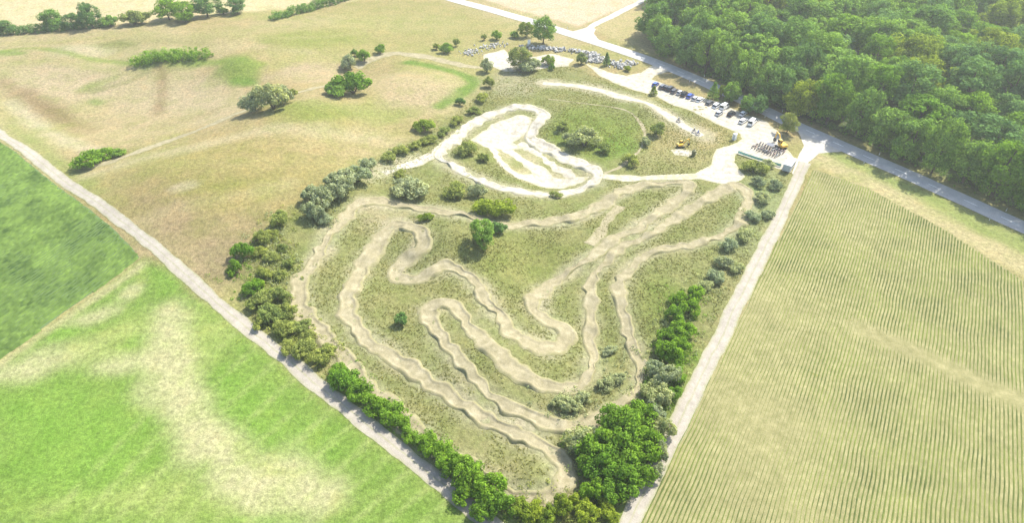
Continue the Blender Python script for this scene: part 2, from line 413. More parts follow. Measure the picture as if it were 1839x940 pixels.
# dust on and beside the tracks
for pl, cl, wd, s in ((BLACK, True, 5, .6), (RED, True, 3.5, .5), (BLUE, True, 6, .6), (GREEN, False, 9, .6)):
    lane(pl, (0.52, 0.46, 0.33), wd, 2.5, s, 1.8, cl)
SANDS = [[(846, 252), (880, 224), (930, 205), (960, 212), (946, 238), (925, 256), (938, 266), (905, 270), (885, 268)], [(925, 316), (960, 312), (1000, 318), (1030, 318), (1056, 318), (1030, 336), (960, 334)]]
for_pit = [(846, 252), (880, 224), (930, 205), (960, 212), (946, 240), (1000, 290), (1056, 320), (1030, 336), (960, 334), (910, 312), (880, 268)]
poly(for_pit, (0.46, 0.41, 0.24), 2, .8, 2)
blob(930, 296, 34, 22, (0.26, .27, .09), .8); blob(985, 298, 40, 22, (0.26, .27, .09), .8); blob(860, 275, 50, 26, (0.24, .26, .09), .8)
# meadow in the lower left and crop soil on the right
MEADOW = [(262, 462), (330, 515), (410, 576), (500, 650), (566, 706), (700, 814), (868, 948), (1030, 1085), (400, 1200), (-700, 1150), (-420, 860), (-140, 752), (0, 656), (110, 572)]
poly(MEADOW, (0.195, 0.290, 0.058), 1.5, 1, .3)
CREAM = (.47, .445, .235); MIDG = (.33, .385, .115); VIV = (.19, .325, .05)
for px, py, w, hh, c, st, ro in [(130, 790, 300, 210, VIV, .9, .1), (450, 735, 200, 120, VIV, .7, .6), (560, 800, 120, 90, VIV, .5, .6), (330, 900, 240, 90, MIDG, .6, .1), (480, 938, 120, 20, VIV, .8, 0), (180, 905, 240, 34, MIDG, .6, -.1),
        (240, 480, 60, 30, MIDG, .6, .6), (300, 500, 60, 40, VIV, .7, .6), (170, 568, 110, 26, CREAM, .85, -.3), (235, 525, 50, 26, CREAM, .7, -.5), (100, 605, 60, 22, VIV, .7, -.3), (120, 598, 50, 18, VIV, .8, -.2), (80, 650, 220, 50, CREAM, .75, -.25),
        (190, 620, 150, 60, MIDG, .7, -.3), (250, 590, 90, 60, MIDG, .7, -.2), (250, 610, 60, 18, VIV, .6, -.4), (40, 672, 120, 26, CREAM, .7, -.2), (230, 655, 150, 34, CREAM, .75, -.1), (380, 590, 110, 70, MIDG, .75, .6), (340, 640, 90, 90, MIDG, .8, 0)]:
    blob(px, py, w, hh, c, st, .6, ro)
lane([(300, 560), (312, 640), (330, 710), (352, 770), (400, 830), (470, 868), (570, 892)], CREAM, 9, 4, .9, 3)
blob(470, 872, 210, 70, CREAM, .85, .5, .2); blob(350, 800, 90, 70, CREAM, .6, .6, .6); blob(265, 705, 60, 60, CREAM, .6, .6, .6)
lane([(425, 800), (460, 832), (500, 850), (540, 852)], MIDG, 1.6, 1.2, .8, .6); lane([(520, 800), (540, 850)], CREAM, 4, 3, .4, 1)
for k in range(13):                                   # faint wheel lines across the meadow
    u = k / 12; a = (430 + 420 * u, 590 + 330 * u)
    lane([a, (a[0] - 160, a[1] + 150), (a[0] - 330, a[1] + 330)], (0.45, 0.48, 0.19), .6, 1.0, .5, .4)
lane([(-20, 668), (110, 578), (255, 476)], (0.47, 0.43, 0.22), 2.2, 1, .8, .5)
C = np.clip(C * 0.60, 0, 1)
n, m_ = len(gx), len(gy)
idx = np.arange(n * m_).reshape(m_, n)
quads = np.stack([idx[:-1, :-1], idx[:-1, 1:], idx[1:, 1:], idx[1:, :-1]], -1).reshape(-1, 4)
link('ground', mesh_np('ground', np.stack([X, Y, Z], 1), quads, M['ground'], {'cover': C}, True), kind='structure')

# ------------------------------------------------------------------ sheets laid on the ground
def sheet(name, pl, mat, lift=0.03, step=3.0, jit=0.35, world=False):
    P = np.array(pl if world else wpts(pl)); B = []
    for i in range(len(P)):
        a, b = P[i], P[(i + 1) % len(P)]; k = max(1, int(np.linalg.norm(b - a) / 1.6))
        for j in range(k): B.append(a + (b - a) * j / k)
    B = np.array(B)
    if jit:
        B = B + np.stack([fbm(B[:, 0], B[:, 1], 4, 21) - .5, fbm(B[:, 0], B[:, 1], 4, 27) - .5], 1) * 4 * jit
    lo, hi = B.min(0), B.max(0)
    qx, qy = np.meshgrid(np.arange(lo[0], hi[0], step), np.arange(lo[1], hi[1], step)); qx, qy = qx.ravel(), qy.ravel()
    ok = inside(qx, qy, B) & (seg_dist(qx, qy, B, True) > 0.8)
    V = [Vector(b) for b in B] + [Vector((a, b)) for a, b in zip(qx[ok], qy[ok])]
    nb = len(B)
    r = delaunay_2d_cdt(V, [(i, (i + 1) % nb) for i in range(nb)], [], 1, 1e-4)
    v2 = np.array([(v.x, v.y) for v in r[0]]); z = hgt(v2[:, 0], v2[:, 1]) + lift
    faces = [f if (v2[f[1]] - v2[f[0]])[0] * (v2[f[2]] - v2[f[0]])[1] - (v2[f[1]] - v2[f[0]])[1] * (v2[f[2]] - v2[f[0]])[0] > 0 else f[::-1] for f in map(list, r[2])]
    return link(name, mesh_np(name, np.hstack([v2, z[:, None]]), faces, mat, {'across': np.clip(seg_dist(v2[:, 0], v2[:, 1], B, True) / 5.0, 0, .5)}, True), kind='structure')
def ribbon(name, pl, width, mat, lift=0.05, closed=False, rag=0.0, step=1.5, nacross=4, crown=0.0, world=False, s0=0, s1=None, berm=0.0, jumps=None):
    P = spline(pl if world else wpts(pl), step, closed)
    if s1 is not None: P = P[s0:s1]
    T = np.roll(P, -1, 0) - np.roll(P, 1, 0) if closed else np.gradient(P, axis=0)
    T /= np.linalg.norm(T, axis=1)[:, None]; N = np.stack([-T[:, 1], T[:, 0]], 1)
    V = []; acr = []
    wl = width / 2 + (vnoise(P[:, 0], P[:, 1], 2.2, 41) - .5 + (vnoise(P[:, 0], P[:, 1], 9, 43) - .5) * 1.4) * 2 * rag
    wr = width / 2 + (vnoise(P[:, 0], P[:, 1], 2.2, 47) - .5 + (vnoise(P[:, 0], P[:, 1], 9, 49) - .5) * 1.4) * 2 * rag
    for j in range(nacross + 1):
        t = j / nacross; off = -wr + (wl + wr) * t
        q = P + N * off[:, None]
        e = abs(2 * t - 1)
        zz = hgt(q[:, 0], q[:, 1]) + lift + crown * (1 - e ** 2)
        if berm:                                   # soil thrown up beside the line, and mounds to jump over
            zz = zz + berm * max(0, 1 - abs(e - .72) / .28) * (.3 + 1.4 * vnoise(q[:, 0], q[:, 1], 7, 53)) + (vnoise(q[:, 0], q[:, 1], 1.3, 55) - .5) * .16 * (1 - e ** 4)
            sarc = np.concatenate([[0], np.cumsum(np.linalg.norm(np.diff(P, axis=0), axis=1))])
            for c0, w0, h0 in jumps: zz = zz + h0 * np.exp(-((sarc - c0) / w0) ** 2) * (1 - e ** 4)
        V.append(np.hstack([q, zz[:, None]])); acr.append(np.full(len(P), t))
    V = np.stack(V, 1).reshape(-1, 3); acr = np.stack(acr, 1).ravel()
    k = nacross + 1; Fc = []
    for i in range(len(P) if closed else len(P) - 1):
        i2 = (i + 1) % len(P)
        for j in range(nacross): Fc.append((i * k + j + 1, i * k + j, i2 * k + j, i2 * k + j + 1))
    return link(name, mesh_np(name, V, Fc, mat, {'across': acr}, True), kind='structure')

ribbon('main_road', ROAD, 7.0, M['asphalt'], 0.10, step=2, crown=0.05, nacross=6)
# painted dashes and edge lines
RP = spline(wpts(ROAD), 1.0)
dash = 0; road = bpy.data.objects['main_road']
i = 4
while i < len(RP) - 6:
    o = ribbon('centre_line_dash', RP[i:i + 5], 0.2, M['paint'], 0.165, nacross=1, step=1.0, world=True); o.parent = road; del o['kind']
    i += 11
ribbon('side_road', [(1046, 62), (1062, 48), (1108, 24), (1165, -5), (1250, -50)], 4.2, M['gravel'], 0.06, rag=.3)
sheet('side_road_mouth', [(1024, 58), (1050, 50), (1062, 48), (1070, 52), (1066, 60), (1078, 74), (1050, 68)], M['gravel'], 0.05, 3, .2)
ribbon('left_farm_track', LTRACK, 3.5, M['farm'], 0.06, rag=.25, nacross=8)
ribbon('right_farm_track', RTRACK, 4.0, M['farm'], 0.06, rag=.22, nacross=8)
# junction, car park and yard of white gravel
sheet('junction_apron', [(1432, 234), (1450, 240), (1520, 272), (1470, 276), (1452, 292), (1436, 318), (1422, 312), (1432, 286), (1444, 262)], M['gravel'], 0.045, 3, .15)
PARK = [(1048, 112), (1090, 128), (1126, 136), (1152, 130), (1178, 112), (1208, 126), (1180, 134), (1170, 142), (1236, 168), (1290, 182), (1340, 206), (1378, 218), (1402, 240), (1412, 268), (1432, 290),
                          (1420, 310), (1395, 303), (1345, 283), (1322, 277), (1318, 292), (1340, 318), (1310, 334), (1258, 322), (1120, 326), (1085, 322), (1078, 314), (1150, 316), (1250, 312), (1276, 296), (1286, 268), (1310, 262), (1334, 250), (1330, 240), (1280, 220), (1230, 196), (1180, 174), (1130, 160), (1080, 138)]
sheet('gravel_car_park', PARK, M['sand'], 0.04, 2.5, .4)
sheet('gravel_yard', [(868, 98), (905, 88), (925, 108), (990, 96), (1030, 106), (1022, 118), (990, 120), (960, 126), (905, 128), (872, 116)], M['sand'], 0.04, 2.5, .5)
sheet('sand_pit', SANDS[0], M['sand'], 0.035, 2.0, .8)
sheet('sand_floor', SANDS[1], M['sand'], 0.035, 2.0, .8)
for pl, wd in (([(884, 262), (896, 285), (915, 305), (935, 322)], 3.2), ([(906, 262), (940, 292), (985, 325)], 4.5), ([(932, 258), (955, 270), (985, 290), (1030, 322)], 2.6)):
    ribbon('sand_run', pl, wd, M['sand'], 0.04, False, .9)
# the four dirt courses
jr = random.Random(3)
def jumps(length, gap): return [(x + jr.uniform(-4, 4), jr.uniform(1.3, 2.2), jr.uniform(.35, .8)) for x in np.arange(8, length - 8, gap)]
ribbon('long_dirt_track', BLACK, 4.0, M['dirt'], 0.05, True, 1.0, step=.7, nacross=14, berm=.26, jumps=jumps(900, 17))
ribbon('kids_dirt_track', RED, 3.5, M['dirt'], 0.062, True, .9, step=.7, nacross=14, berm=.22, jumps=jumps(600, 15))
ribbon('sand_dirt_track', BLUE, 4.6, M['sand'], 0.055, True, 1.0, step=.7, nacross=14, berm=.22, jumps=jumps(260, 14))
ribbon('start_straight', GREEN, 4.2, M['sand'], 0.05, False, .6)
ribbon('oval_path', [(985, 178), (1040, 185), (1100, 192), (1140, 210), (1158, 240), (1148, 270), (1120, 296), (1085, 312)], 1.0, M['dirt'], 0.045, False, .3)
ribbon('hill_path', [(150, 302), (190, 293), (260, 268), (340, 240), (420, 206), (500, 178), (560, 160), (600, 152)], 3.2, M['dirt'], 0.05, False, .7)
ribbon('quarry_path', [(640, 122), (672, 104), (715, 97), (770, 103), (830, 118), (880, 122)], 4.2, M['dirt'], 0.05, False, .7)
ribbon('pit_path', [(690, 312), (740, 292), (790, 268), (830, 235)], 4.5, M['sand'], 0.045, False, .9)
ribbon('cross_path', [(1060, 440), (1090, 405), (1112, 370)], 3.0, M['dirt'], 0.045, False, .8)

# ------------------------------------------------------------------ crops as rows
def crop_rows(name, corner_px, dir_px, polygon_px, spacing, height, width, mat, gap_fn=None, seg=0.8, seed=1, rough=.5):
    r = np.random.RandomState(seed)
    o = np.array(at2(corner_px)); d = np.array(at2(dir_px)) - o; d /= np.linalg.norm(d); nrm = np.array([-d[1], d[0]])
    P = np.array(wpts(polygon_px)); U = (P - o) @ d; Vv = (P - o) @ nrm
    PU = np.stack([U, Vv], 1)
    Vs, Fs, tint = [], [], []; base = 0
    for v in np.arange(Vv.min(), Vv.max(), spacing):
        us = np.arange(U.min(), U.max(), seg)
        ins = inside(us, np.full(len(us), v), PU)
        if not ins.any(): continue
        us = us[ins]; m = len(us)
        if m < 3: continue
        c = o[None] + us[:, None] * d[None] + (v + (vnoise(us, us * 0 + v, 6, 61) - .5) * .3)[:, None] * nrm[None]
        vig = gap_fn(c[:, 0], c[:, 1]) if gap_fn is not None else np.ones(m)
        vig = np.clip(vig * (1 + rough * (r.rand(m) - .5)), 0.0, 1.5)
        hh = height * vig * (1 + rough * (r.rand(m) - .5)); ww = width * (0.35 + 0.65 * vig) * (1 + rough * (r.rand(m) - .5))
        z = hgt(c[:, 0], c[:, 1]) + 0.01
        jit = (r.rand(m, 2) - .5) * 0.3 * rough
        L = np.hstack([c - nrm * (ww / 2)[:, None], (z - .03)[:, None]]); T = np.hstack([c + jit, (z + hh)[:, None]]); R = np.hstack([c + nrm * (ww / 2)[:, None], (z - .03)[:, None]])
        Vs.append(np.stack([L, T, R], 1).reshape(-1, 3)); tint.append(np.repeat(np.clip(.5 + rough * (r.rand(m) - .5) + .7 * (vnoise(c[:, 0], c[:, 1], 5, 63) - .5), 0, 1), 3))
        k = base + np.arange(m - 1)[:, None] * 3
        gapm = np.diff(us) < seg * 1.5
        f = np.stack([np.hstack([k, k + 3, k + 4, k + 1]), np.hstack([k + 1, k + 4, k + 5, k + 2])], 1)[gapm].reshape(-1, 4)
        Fs.append(f); base += 3 * m
    ob = link(name, mesh_np(name, np.vstack(Vs), np.vstack(Fs), mat, {'tint': np.concatenate(tint)}), kind='stuff')
    return ob
FIELD_R = [(1462, 304), (1560, 338), (1700, 415), (1839, 505), (2060, 660), (2300, 900), (2300, 1250), (1085, 1085), (1146, 940), (1206, 820), (1266, 700), (1336, 560), (1411, 405)]
soil = dirt_mat('dry crop soil', (0.155, 0.150, 0.062), (0.200, 0.186, 0.084), (0.265, 0.24, 0.118))
sheet('crop_soil', FIELD_R, soil, 0.03, 5, .1)
BARE = [[(1545, 590), (1660, 640), (1760, 690), (1900, 745)]]
def vigour(x, y):
    v = 0.45 + 0.75 * fbm(x, y, 26, 71)
    d = seg_dist(x, y, spline(wpts(BARE[0]), 5))
    v = v * sstep(d, 1.0, 5.5) + 0.1
    for px, py, r, s in ((1380, 560, 13, .6), (1310, 720, 7, .7), (1400, 760, 9, .6), (1560, 430, 10, .4), (1480, 350, 8, .3), (1380, 900, 8, .6)):
        a = at2((px, py)); v = v * (1 - s * np.exp(-((x - a[0]) ** 2 + (y - a[1]) ** 2) / (2 * r * r)))
    return v
M['crop_r'] = leaf_mat('row crop leaves', (0.160, 0.212, 0.068), .36)
crop_rows('crop_rows', (1446, 292), (1190, 820), FIELD_R, 0.76, 0.17, 0.46, M['crop_r'], vigour, 1.1, 5, .3)
FIELD_L = [(-700, 40), (-160, 128), (-30, 232), (110, 340), (200, 408), (252, 462), (110, 564), (0, 646), (-140, 742), (-420, 850), (-1000, 900)]
sheet('green_crop_soil', FIELD_L, simple('dark field soil', (0.10, 0.15, 0.055), .95, .05), 0.03, 5, .2)
M['crop_l'] = leaf_mat('green crop leaves', (0.135, 0.235, 0.068), .45)
crop_rows('green_crop', (252, 462), (0, 646), FIELD_L, 1.1, 0.40, 1.15, M['crop_l'], lambda x, y: .6 + .6 * fbm(x, y, 20, 75), 0.9, 6, .55)

# ------------------------------------------------------------------ plants
def leaf_cloud(centres, radii, nleaf, size, seed, squash=0.85):
    """leaf quads spread over clumps; returns verts, quads, tint"""
    r = np.random.RandomState(seed); Vs = []; T = []
    for (c, rad) in zip(centres, radii):
        nn = int(nleaf * r.uniform(.8, 1.2))
        d = r.normal(size=(nn, 3)); d /= np.linalg.norm(d, axis=1)[:, None]
        rr = rad * (0.55 + 0.5 * r.rand(nn) ** 0.6)
        p = np.array(c)[None] + d * rr[:, None] * np.array([1, 1, squash])
        nr = d + r.normal(size=(nn, 3)) * 0.55; nr[:, 2] += 0.35; nr /= np.linalg.norm(nr, axis=1)[:, None]
        a = np.cross(nr, r.normal(size=(nn, 3))); a /= np.linalg.norm(a, axis=1)[:, None] + 1e-9
        b = np.cross(nr, a); s = size * r.uniform(.55, 1.25, nn)[:, None]
        Vs.append(np.stack([p - a * s * .5, p - b * s * .36, p + a * s * .5, p + b * s * .36], 1).reshape(-1, 3))
        T.append(np.repeat(np.clip(r.uniform(.2, .8) + r.normal(size=nn) * .22, 0, 1), 4))
    V = np.vstack(Vs); k = len(V) // 4
    return V, np.arange(k * 4).reshape(k, 4), np.concatenate(T)
def tube_into(Vl, Fl, pts, r0, r1, n=6):
    base = len(Vl); m = len(pts)
    for i, p in enumerate(pts):
        t = i / (m - 1); rr = r0 + (r1 - r0) * t
        dirv = (Vector(pts[min(i + 1, m - 1)]) - Vector(pts[max(i - 1, 0)])).normalized()
        q = dirv.to_track_quat('Z', 'Y')
        for k in range(n):
            v = Vector(p) + q @ Vector((rr * math.cos(2 * PI * k / n), rr * math.sin(2 * PI * k / n), 0)); Vl.append(v[:])
    for i in range(m - 1):
        for k in range(n):
            Fl.append((base + i * n + k, base + i * n + (k + 1) % n, base + (i + 1) * n + (k + 1) % n, base + (i + 1) * n + k))
def tree_meshes(kind, seed):
    r = random.Random(seed); Vl, Fl = [], []; cs, rad = [], []
    if kind == 'broad':                                # 12 m wide, 20 m tall
        R, top, low = 6.0, 20.0, 5.0
        tube_into(Vl, Fl, [(0, 0, -.4), (r.uniform(-.2, .2), 0, 4), (r.uniform(-.5, .5), r.uniform(-.5, .5), 10), (r.uniform(-.7, .7), 0, 16.5)], .42, .10)
        for k in range(9):
            a = 2 * PI * k / 9 + r.uniform(-.3, .3); z0 = r.uniform(5, 12); l = r.uniform(3, 4.6)
            tube_into(Vl, Fl, [(0, 0, z0), (l * .5 * math.cos(a), l * .5 * math.sin(a), z0 + 1.4), (l * math.cos(a), l * math.sin(a), z0 + 3.2)], .17, .04, 5)
        for k in range(64):
            u = r.uniform(-0.75, 1); a = r.uniform(0, 2 * PI); q = math.sqrt(max(0, 1 - u * u * .92)); f = r.uniform(.62, 1.0) * (1 + .24 * math.sin(2 * a + seed) + .2 * math.sin(3 * a + 2 * seed + 2 * u))
            cs.append((R * .86 * q * f * math.cos(a), R * .86 * q * f * math.sin(a), (top + low) / 2 + (top - low) / 2 * .88 * u * r.uniform(.8, 1.03))); rad.append(r.uniform(1.0, 2.0))
        V, Q, T = leaf_cloud(cs, rad, 105, .62, seed)
    elif kind == 'low':                                # 10 m wide, 11 m tall, crown nearly to the ground
        tube_into(Vl, Fl, [(0, 0, -.4), (.1, 0, 2), (r.uniform(-.3, .3), r.uniform(-.3, .3), 6), (0, 0, 9.5)], .34, .08)
        for k in range(7):
            a = 2 * PI * k / 7 + r.uniform(-.3, .3); z0 = r.uniform(1.5, 5); l = r.uniform(2.4, 3.8)
            tube_into(Vl, Fl, [(0, 0, z0), (l * .5 * math.cos(a), l * .5 * math.sin(a), z0 + .9), (l * math.cos(a), l * math.sin(a), z0 + 2)], .13, .03, 5)
        for k in range(70):
            u = r.uniform(-.9, 1); a = r.uniform(0, 2 * PI); q = math.sqrt(max(0, 1 - u * u * .9)); f = r.uniform(.55, 1.0) * (1 + .15 * math.sin(2 * a + seed) + .12 * math.sin(3 * a + 2 * seed))
            cs.append((4.3 * q * f * math.cos(a), 4.3 * q * f * math.sin(a), 5.9 + 4.5 * u * r.uniform(.8, 1.03))); rad.append(r.uniform(.8, 1.6))
        V, Q, T = leaf_cloud(cs, rad, 100, .5, seed)
    elif kind == 'shrub':                              # 4 m wide, 3 m tall
        for k in range(5):
            a = 2 * PI * k / 5 + r.uniform(-.4, .4); l = r.uniform(.8, 1.4)
            tube_into(Vl, Fl, [(0, 0, -.2), (l * .4 * math.cos(a), l * .4 * math.sin(a), .9), (l * math.cos(a), l * math.sin(a), 2.1)], .07, .02, 5)
        for k in range(34):
            a = r.uniform(0, 2 * PI); q = math.sqrt(r.random()) * 1.55; f = 1 + .2 * math.sin(2 * a + seed) + .15 * math.sin(3 * a + seed * 2)
            z = .55 + 1.9 * math.sqrt(max(0, 1 - (q / 1.75) ** 2)) * r.uniform(.35, 1.05)
            cs.append((q * f * math.cos(a), q * f * math.sin(a), z)); rad.append(r.uniform(.35, .72))
        V, Q, T = leaf_cloud(cs, rad, 110, .27, seed)
    else:                                              # conifer, 4 m wide, 7 m tall
        tube_into(Vl, Fl, [(0, 0, -.3), (0, 0, 6.6)], .16, .03)
        for k in range(46):
            z = .5 + 6.1 * (k / 45); q = 1.75 * (1 - z / 7.1) * r.uniform(.6, 1.0); a = k * 2.4
            cs.append((q * math.cos(a), q * math.sin(a), z)); rad.append(.28 + .45 * (1 - z / 7))
        V, Q, T = leaf_cloud(cs, rad, 80, .27, seed, .6)
    return mesh_np('trunk', Vl, Fl, M['bark'], None, True), mesh_np('crown', V, Q, LEAF['mid'], {'tint': T})
PROTO = {'low': [tree_meshes('low', 150 + k) for k in range(6)], 'broad': [tree_meshes('broad', 100 + k) for k in range(8)], 'shrub': [tree_meshes('shrub', 200 + k) for k in range(7)], 'conifer': [tree_meshes('conifer', 301)]}
SIZE = {'low': (10.0, 11.0), 'broad': (12.0, 20.0), 'shrub': (4.0, 3.0), 'conifer': (4.0, 7.0)}
def plant(name, kind, loc, wm, hm, leaf, label, cat, group=None, rz=None):
    tr, cr = rnd.choice(PROTO[kind])
    t = thing(name, label, cat, loc, rnd.uniform(0, 6.28) if rz is None else rz, group)
    sx, sz = wm / SIZE[kind][0], hm / SIZE[kind][1]
    ex = rnd.uniform(.82, 1.22)
    for nm, me in (('trunk' if kind != 'shrub' else 'stem', tr), ('crown', cr)):
        o = link(nm, me, t); o.scale = (sx * ex, sx / ex, sz)
        if nm == 'crown':
            o.material_slots[0].link = 'OBJECT'; o.material_slots[0].material = LEAF[leaf]
    return t
def plant_px(px, py, w, h, kind, leaf, label, name=None, group=None):
    """px, py: middle of the foot in the photograph; w, h: size there in pixels"""
    p = at(px, py); k = pxm(p); dep = math.atan2(CAMZ, math.hypot(p.x, p.y))
    wm = w / k; hm = max(wm * .55, (h / k - .45 * wm * math.sin(dep)) / math.cos(dep))
    nm = name or {'low': 'broadleaf_tree', 'shrub': 'shrub', 'conifer': 'conifer'}[kind]
    p.y += wm * 0.22; p.z = h1(p.x, p.y)
    return plant(nm, kind, p, wm, hm, leaf, label, 'tree' if kind != 'shrub' else 'bush', group)
def hedge(pl, wm, hm, leaf, label, n=None):
    P = spline(wpts(pl), 1.2); r = random.Random(len(label)); cs, rad = [], []
    for p in P:
        for k in range(9):
            x = p[0] + r.uniform(-.5, .5) * wm; y = p[1] + r.uniform(-.5, .5) * wm
            cs.append((x, y, h1(x, y) + r.uniform(.1, 1) * hm * (.7 + .6 * float(vnoise(x, y, 6, 81))))); rad.append(r.uniform(.5, 1.0) * min(wm, 3.0) * .42)
    V, Q, T = leaf_cloud(cs, rad, 46, .45, 77)
    return tag(link('hedge', mesh_np('hedge', V, Q, LEAF[leaf], {'tint': T})), label, 'hedge')

# hedgerow along the top left
hedge([(-120, 66), (0, 62), (60, 58), (125, 52), (190, 46)], 5, 3, 'dark', 'long low dark green hedge under the trees at top left edge')
hedge([(492, 36), (525, 27), (560, 18), (615, 2), (660, -12)], 4, 4, 'mid', 'dark green hedge running uphill alone towards the top edge')
hedge([(246, 116), (275, 108), (310, 105), (352, 104), (372, 106)], 6, 3.6, 'bright', 'bright green overgrown hedge on the bank in the tan hills')
B = 'low'; Sh = 'shrub'
for a in [
    (12, 62, 30, 26, B, 'dark', 'dark rounded tree at the left end of the top hedge'),
    (94, 54, 42, 38, B, 'mid', 'mid green double-topped tree standing in the top left hedge'),
    (131, 54, 32, 30, B, 'dark', 'shorter dark tree between two taller ones in the top left hedge'),
    (163, 52, 36, 46, B, 'dark', 'tallest and darkest tree of the top left hedge'),
    (198, 48, 34, 20, Sh, 'mid', 'small green bush right of the darkest hedge tree'),
    (238, 47, 48, 26, Sh, 'olive', 'pale yellow-green bush at the end of the top left hedge'),
    (300, 38, 48, 42, B, 'bright', 'broad bright green tree, left one of the pair above the tan hills'),
    (330, 41, 46, 40, B, 'bright', 'low bright green tree in front of the dark round one'),
    (369, 32, 48, 40, B, 'dark', 'dark round tree touching the bright green pair'),
    (399, 26, 22, 12, Sh, 'mid', 'small low bush in the gap between two dark round trees'),
    (424, 26, 40, 34, B, 'dark', 'single dark round tree at the right of the far group'),
    (154, 304, 54, 36, Sh, 'bright', 'round bright green bush by the start of the pale hill path'),
    (190, 286, 34, 16, Sh, 'bright', 'low green bush trailing right of the round bright bush'),
    (212, 282, 26, 14, Sh, 'mid', 'smallest low bush at the tip of the trailing patch'),
    (455, 203, 44, 44, Sh, 'silver', 'silvery willow bush, left part beside the hill path'),
    (488, 200, 56, 56, Sh, 'silver', 'large silvery willow bush in the middle beside the hill path'),
    (512, 186, 34, 36, Sh, 'silver', 'silvery bush at the right end by the green patch'),
    (522, 178, 20, 22, Sh, 'olive', 'small olive bush behind the silvery willows'),
    (632, 172, 62, 50, Sh, 'bright', 'large dense green bush, tall side, in the middle of the hills'),
    (604, 173, 48, 32, Sh, 'mid', 'lower green bush leaning on the large dense one'),
    (627, 128, 34, 32, Sh, 'silver', 'pale silvery bush just above the large dense green one'),
    (654, 112, 26, 26, Sh, 'bright', 'green bush at the head of the quarry path'),
    (637, 102, 12, 16, Sh, 'mid', 'tiny dark bush left of the green one at the path head'),
    (682, 97, 20, 20, Sh, 'bright', 'lone round green bush above the curve of the quarry path'),
    (764, 238, 42, 28, Sh, 'lime', 'yellow-green bush alone on the slope above the sand pit'),
    (826, 190, 16, 17, Sh, 'dark', 'tiny dark round bush on the meadow slope'),
    (783, 90, 14, 14, Sh, 'olive', 'small pale bush left of the three above the quarry'),
    (802, 96, 24, 22, Sh, 'mid', 'dark green middle bush of the three above the quarry'),
    (819, 84, 13, 18, Sh, 'olive', 'small olive bush, upper right of the three above the quarry'),
    (869, 73, 11, 14, Sh, 'olive', 'tiny brownish bush near the field edge above the rubble'),
    (892, 72, 19, 20, Sh, 'bright', 'round bright green bush on the field edge above the rubble'),
    (924, 69, 17, 16, Sh, 'mid', 'small dark bush left of the roadside trees'),
    (945, 68, 28, 30, B, 'lime', 'yellow-green roadside tree left of the big one'),
    (976, 82, 46, 52, B, 'mid', 'big green roadside tree beside the white rubble bank'),
    (934, 128, 46, 46, B, 'olive', 'tall olive grey tree in the gravel yard'),
    (952, 130, 40, 30, Sh, 'silver', 'grey-green bush at the foot of the tall yard tree'),
    (874, 131, 24, 30, Sh, 'silver', 'grey-green bush at the end of the quarry path'),
    (878, 158, 18, 24, Sh, 'olive', 'thin olive bush on the bank below the quarry path'),
    (985, 118, 26, 22, Sh, 'lime', 'pale yellow-green bush right of the tall yard tree'),
    (991, 126, 14, 14, Sh, 'mid', 'small dark bush under the pale yellow-green one'),
    (1044, 116, 22, 24, Sh, 'olive', 'olive bush below the middle of the rubble bank'),
    (1089, 119, 16, 26, 'conifer', 'dark', 'small dark conifer between the two grey rubble heaps'),
    (1127, 128, 13, 12, Sh, 'lime', 'tiny yellow-green bush at the end of the rubble'),
    (1174, 172, 19, 20, 'conifer', 'lime', 'small pale pyramid conifer in front of the blue car'),
    (1280, 181, 22, 36, 'conifer', 'mid', 'narrow dark conifer behind the middle of the parked cars'),
    (1295, 176, 16, 26, Sh, 'lime', 'yellow-green bush next to the narrow conifer by the cars'),
    (1312, 187, 38, 42, B, 'mid', 'grey-green tree right of the narrow conifer by the car park'),
    (1340, 203, 30, 34, B, 'mid', 'left of the round trees shading the white cars'),
    (1362, 209, 42, 40, B, 'dark', 'right of the round trees shading the white cars'),
    (1415, 242, 32, 40, B, 'olive', 'pale green tree alone between the yellow digger and the road'),
    (1050, 268, 56, 46, Sh, 'silver', 'large grey-green bush in the middle of the grass oval'),
    (1025, 258, 24, 24, Sh, 'silver', 'small grey-green bush left of the large oval one'),
    (1085, 276, 26, 24, Sh, 'olive', 'small olive bush right of the large oval one'),
    (838, 280, 42, 30, Sh, 'olive', 'olive bush inside the left corner of the sand track'),
    (868, 292, 24, 20, Sh, 'olive', 'low bush on the inner bank of the sand pit'),
    (735, 358, 64, 40, Sh, 'silver', 'wide pale bush above the top bend of the long track'),
    (816, 356, 46, 28, Sh, 'olive', 'low olive bush below the sand track'),
    (858, 356, 34, 30, Sh, 'silver', 'grey-green bush right of the low olive one below the sand track'),
    (890, 392, 60, 32, Sh, 'lime', 'bright yellow-green bush right above the long track dip'),
    (866, 448, 56, 56, B, 'mid', 'dark green tree alone on the inner lawn of the long track'),
    (892, 420, 34, 24, Sh, 'dark', 'dark bush touching the lone inner tree'),
    (720, 586, 27, 27, Sh, 'dark', 'small dark round bush beside the tip of the kids track'),
    (765, 398, 26, 18, Sh, 'lime', 'small yellow-green bush under the top straight of the long track'),
    (1133, 298, 34, 22, Sh, 'olive', 'olive bush at the lower end of the oval path'),
    (1180, 245, 28, 30, Sh, 'olive', 'olive bush on the bank right of the oval path'),
    (1160, 262, 20, 18, Sh, 'silver', 'grey bush on the lower bank right of the oval path'),
    (1000, 356, 22, 14, Sh, 'olive', 'small bush on the outer edge of the sand track bottom'),
    (1380, 302, 26, 18, Sh, 'silver', 'grey bush behind the teal barrier'),
    (1355, 312, 40, 20, Sh, 'olive', 'wide low bush under the teal barrier'),
]: plant_px(*a)
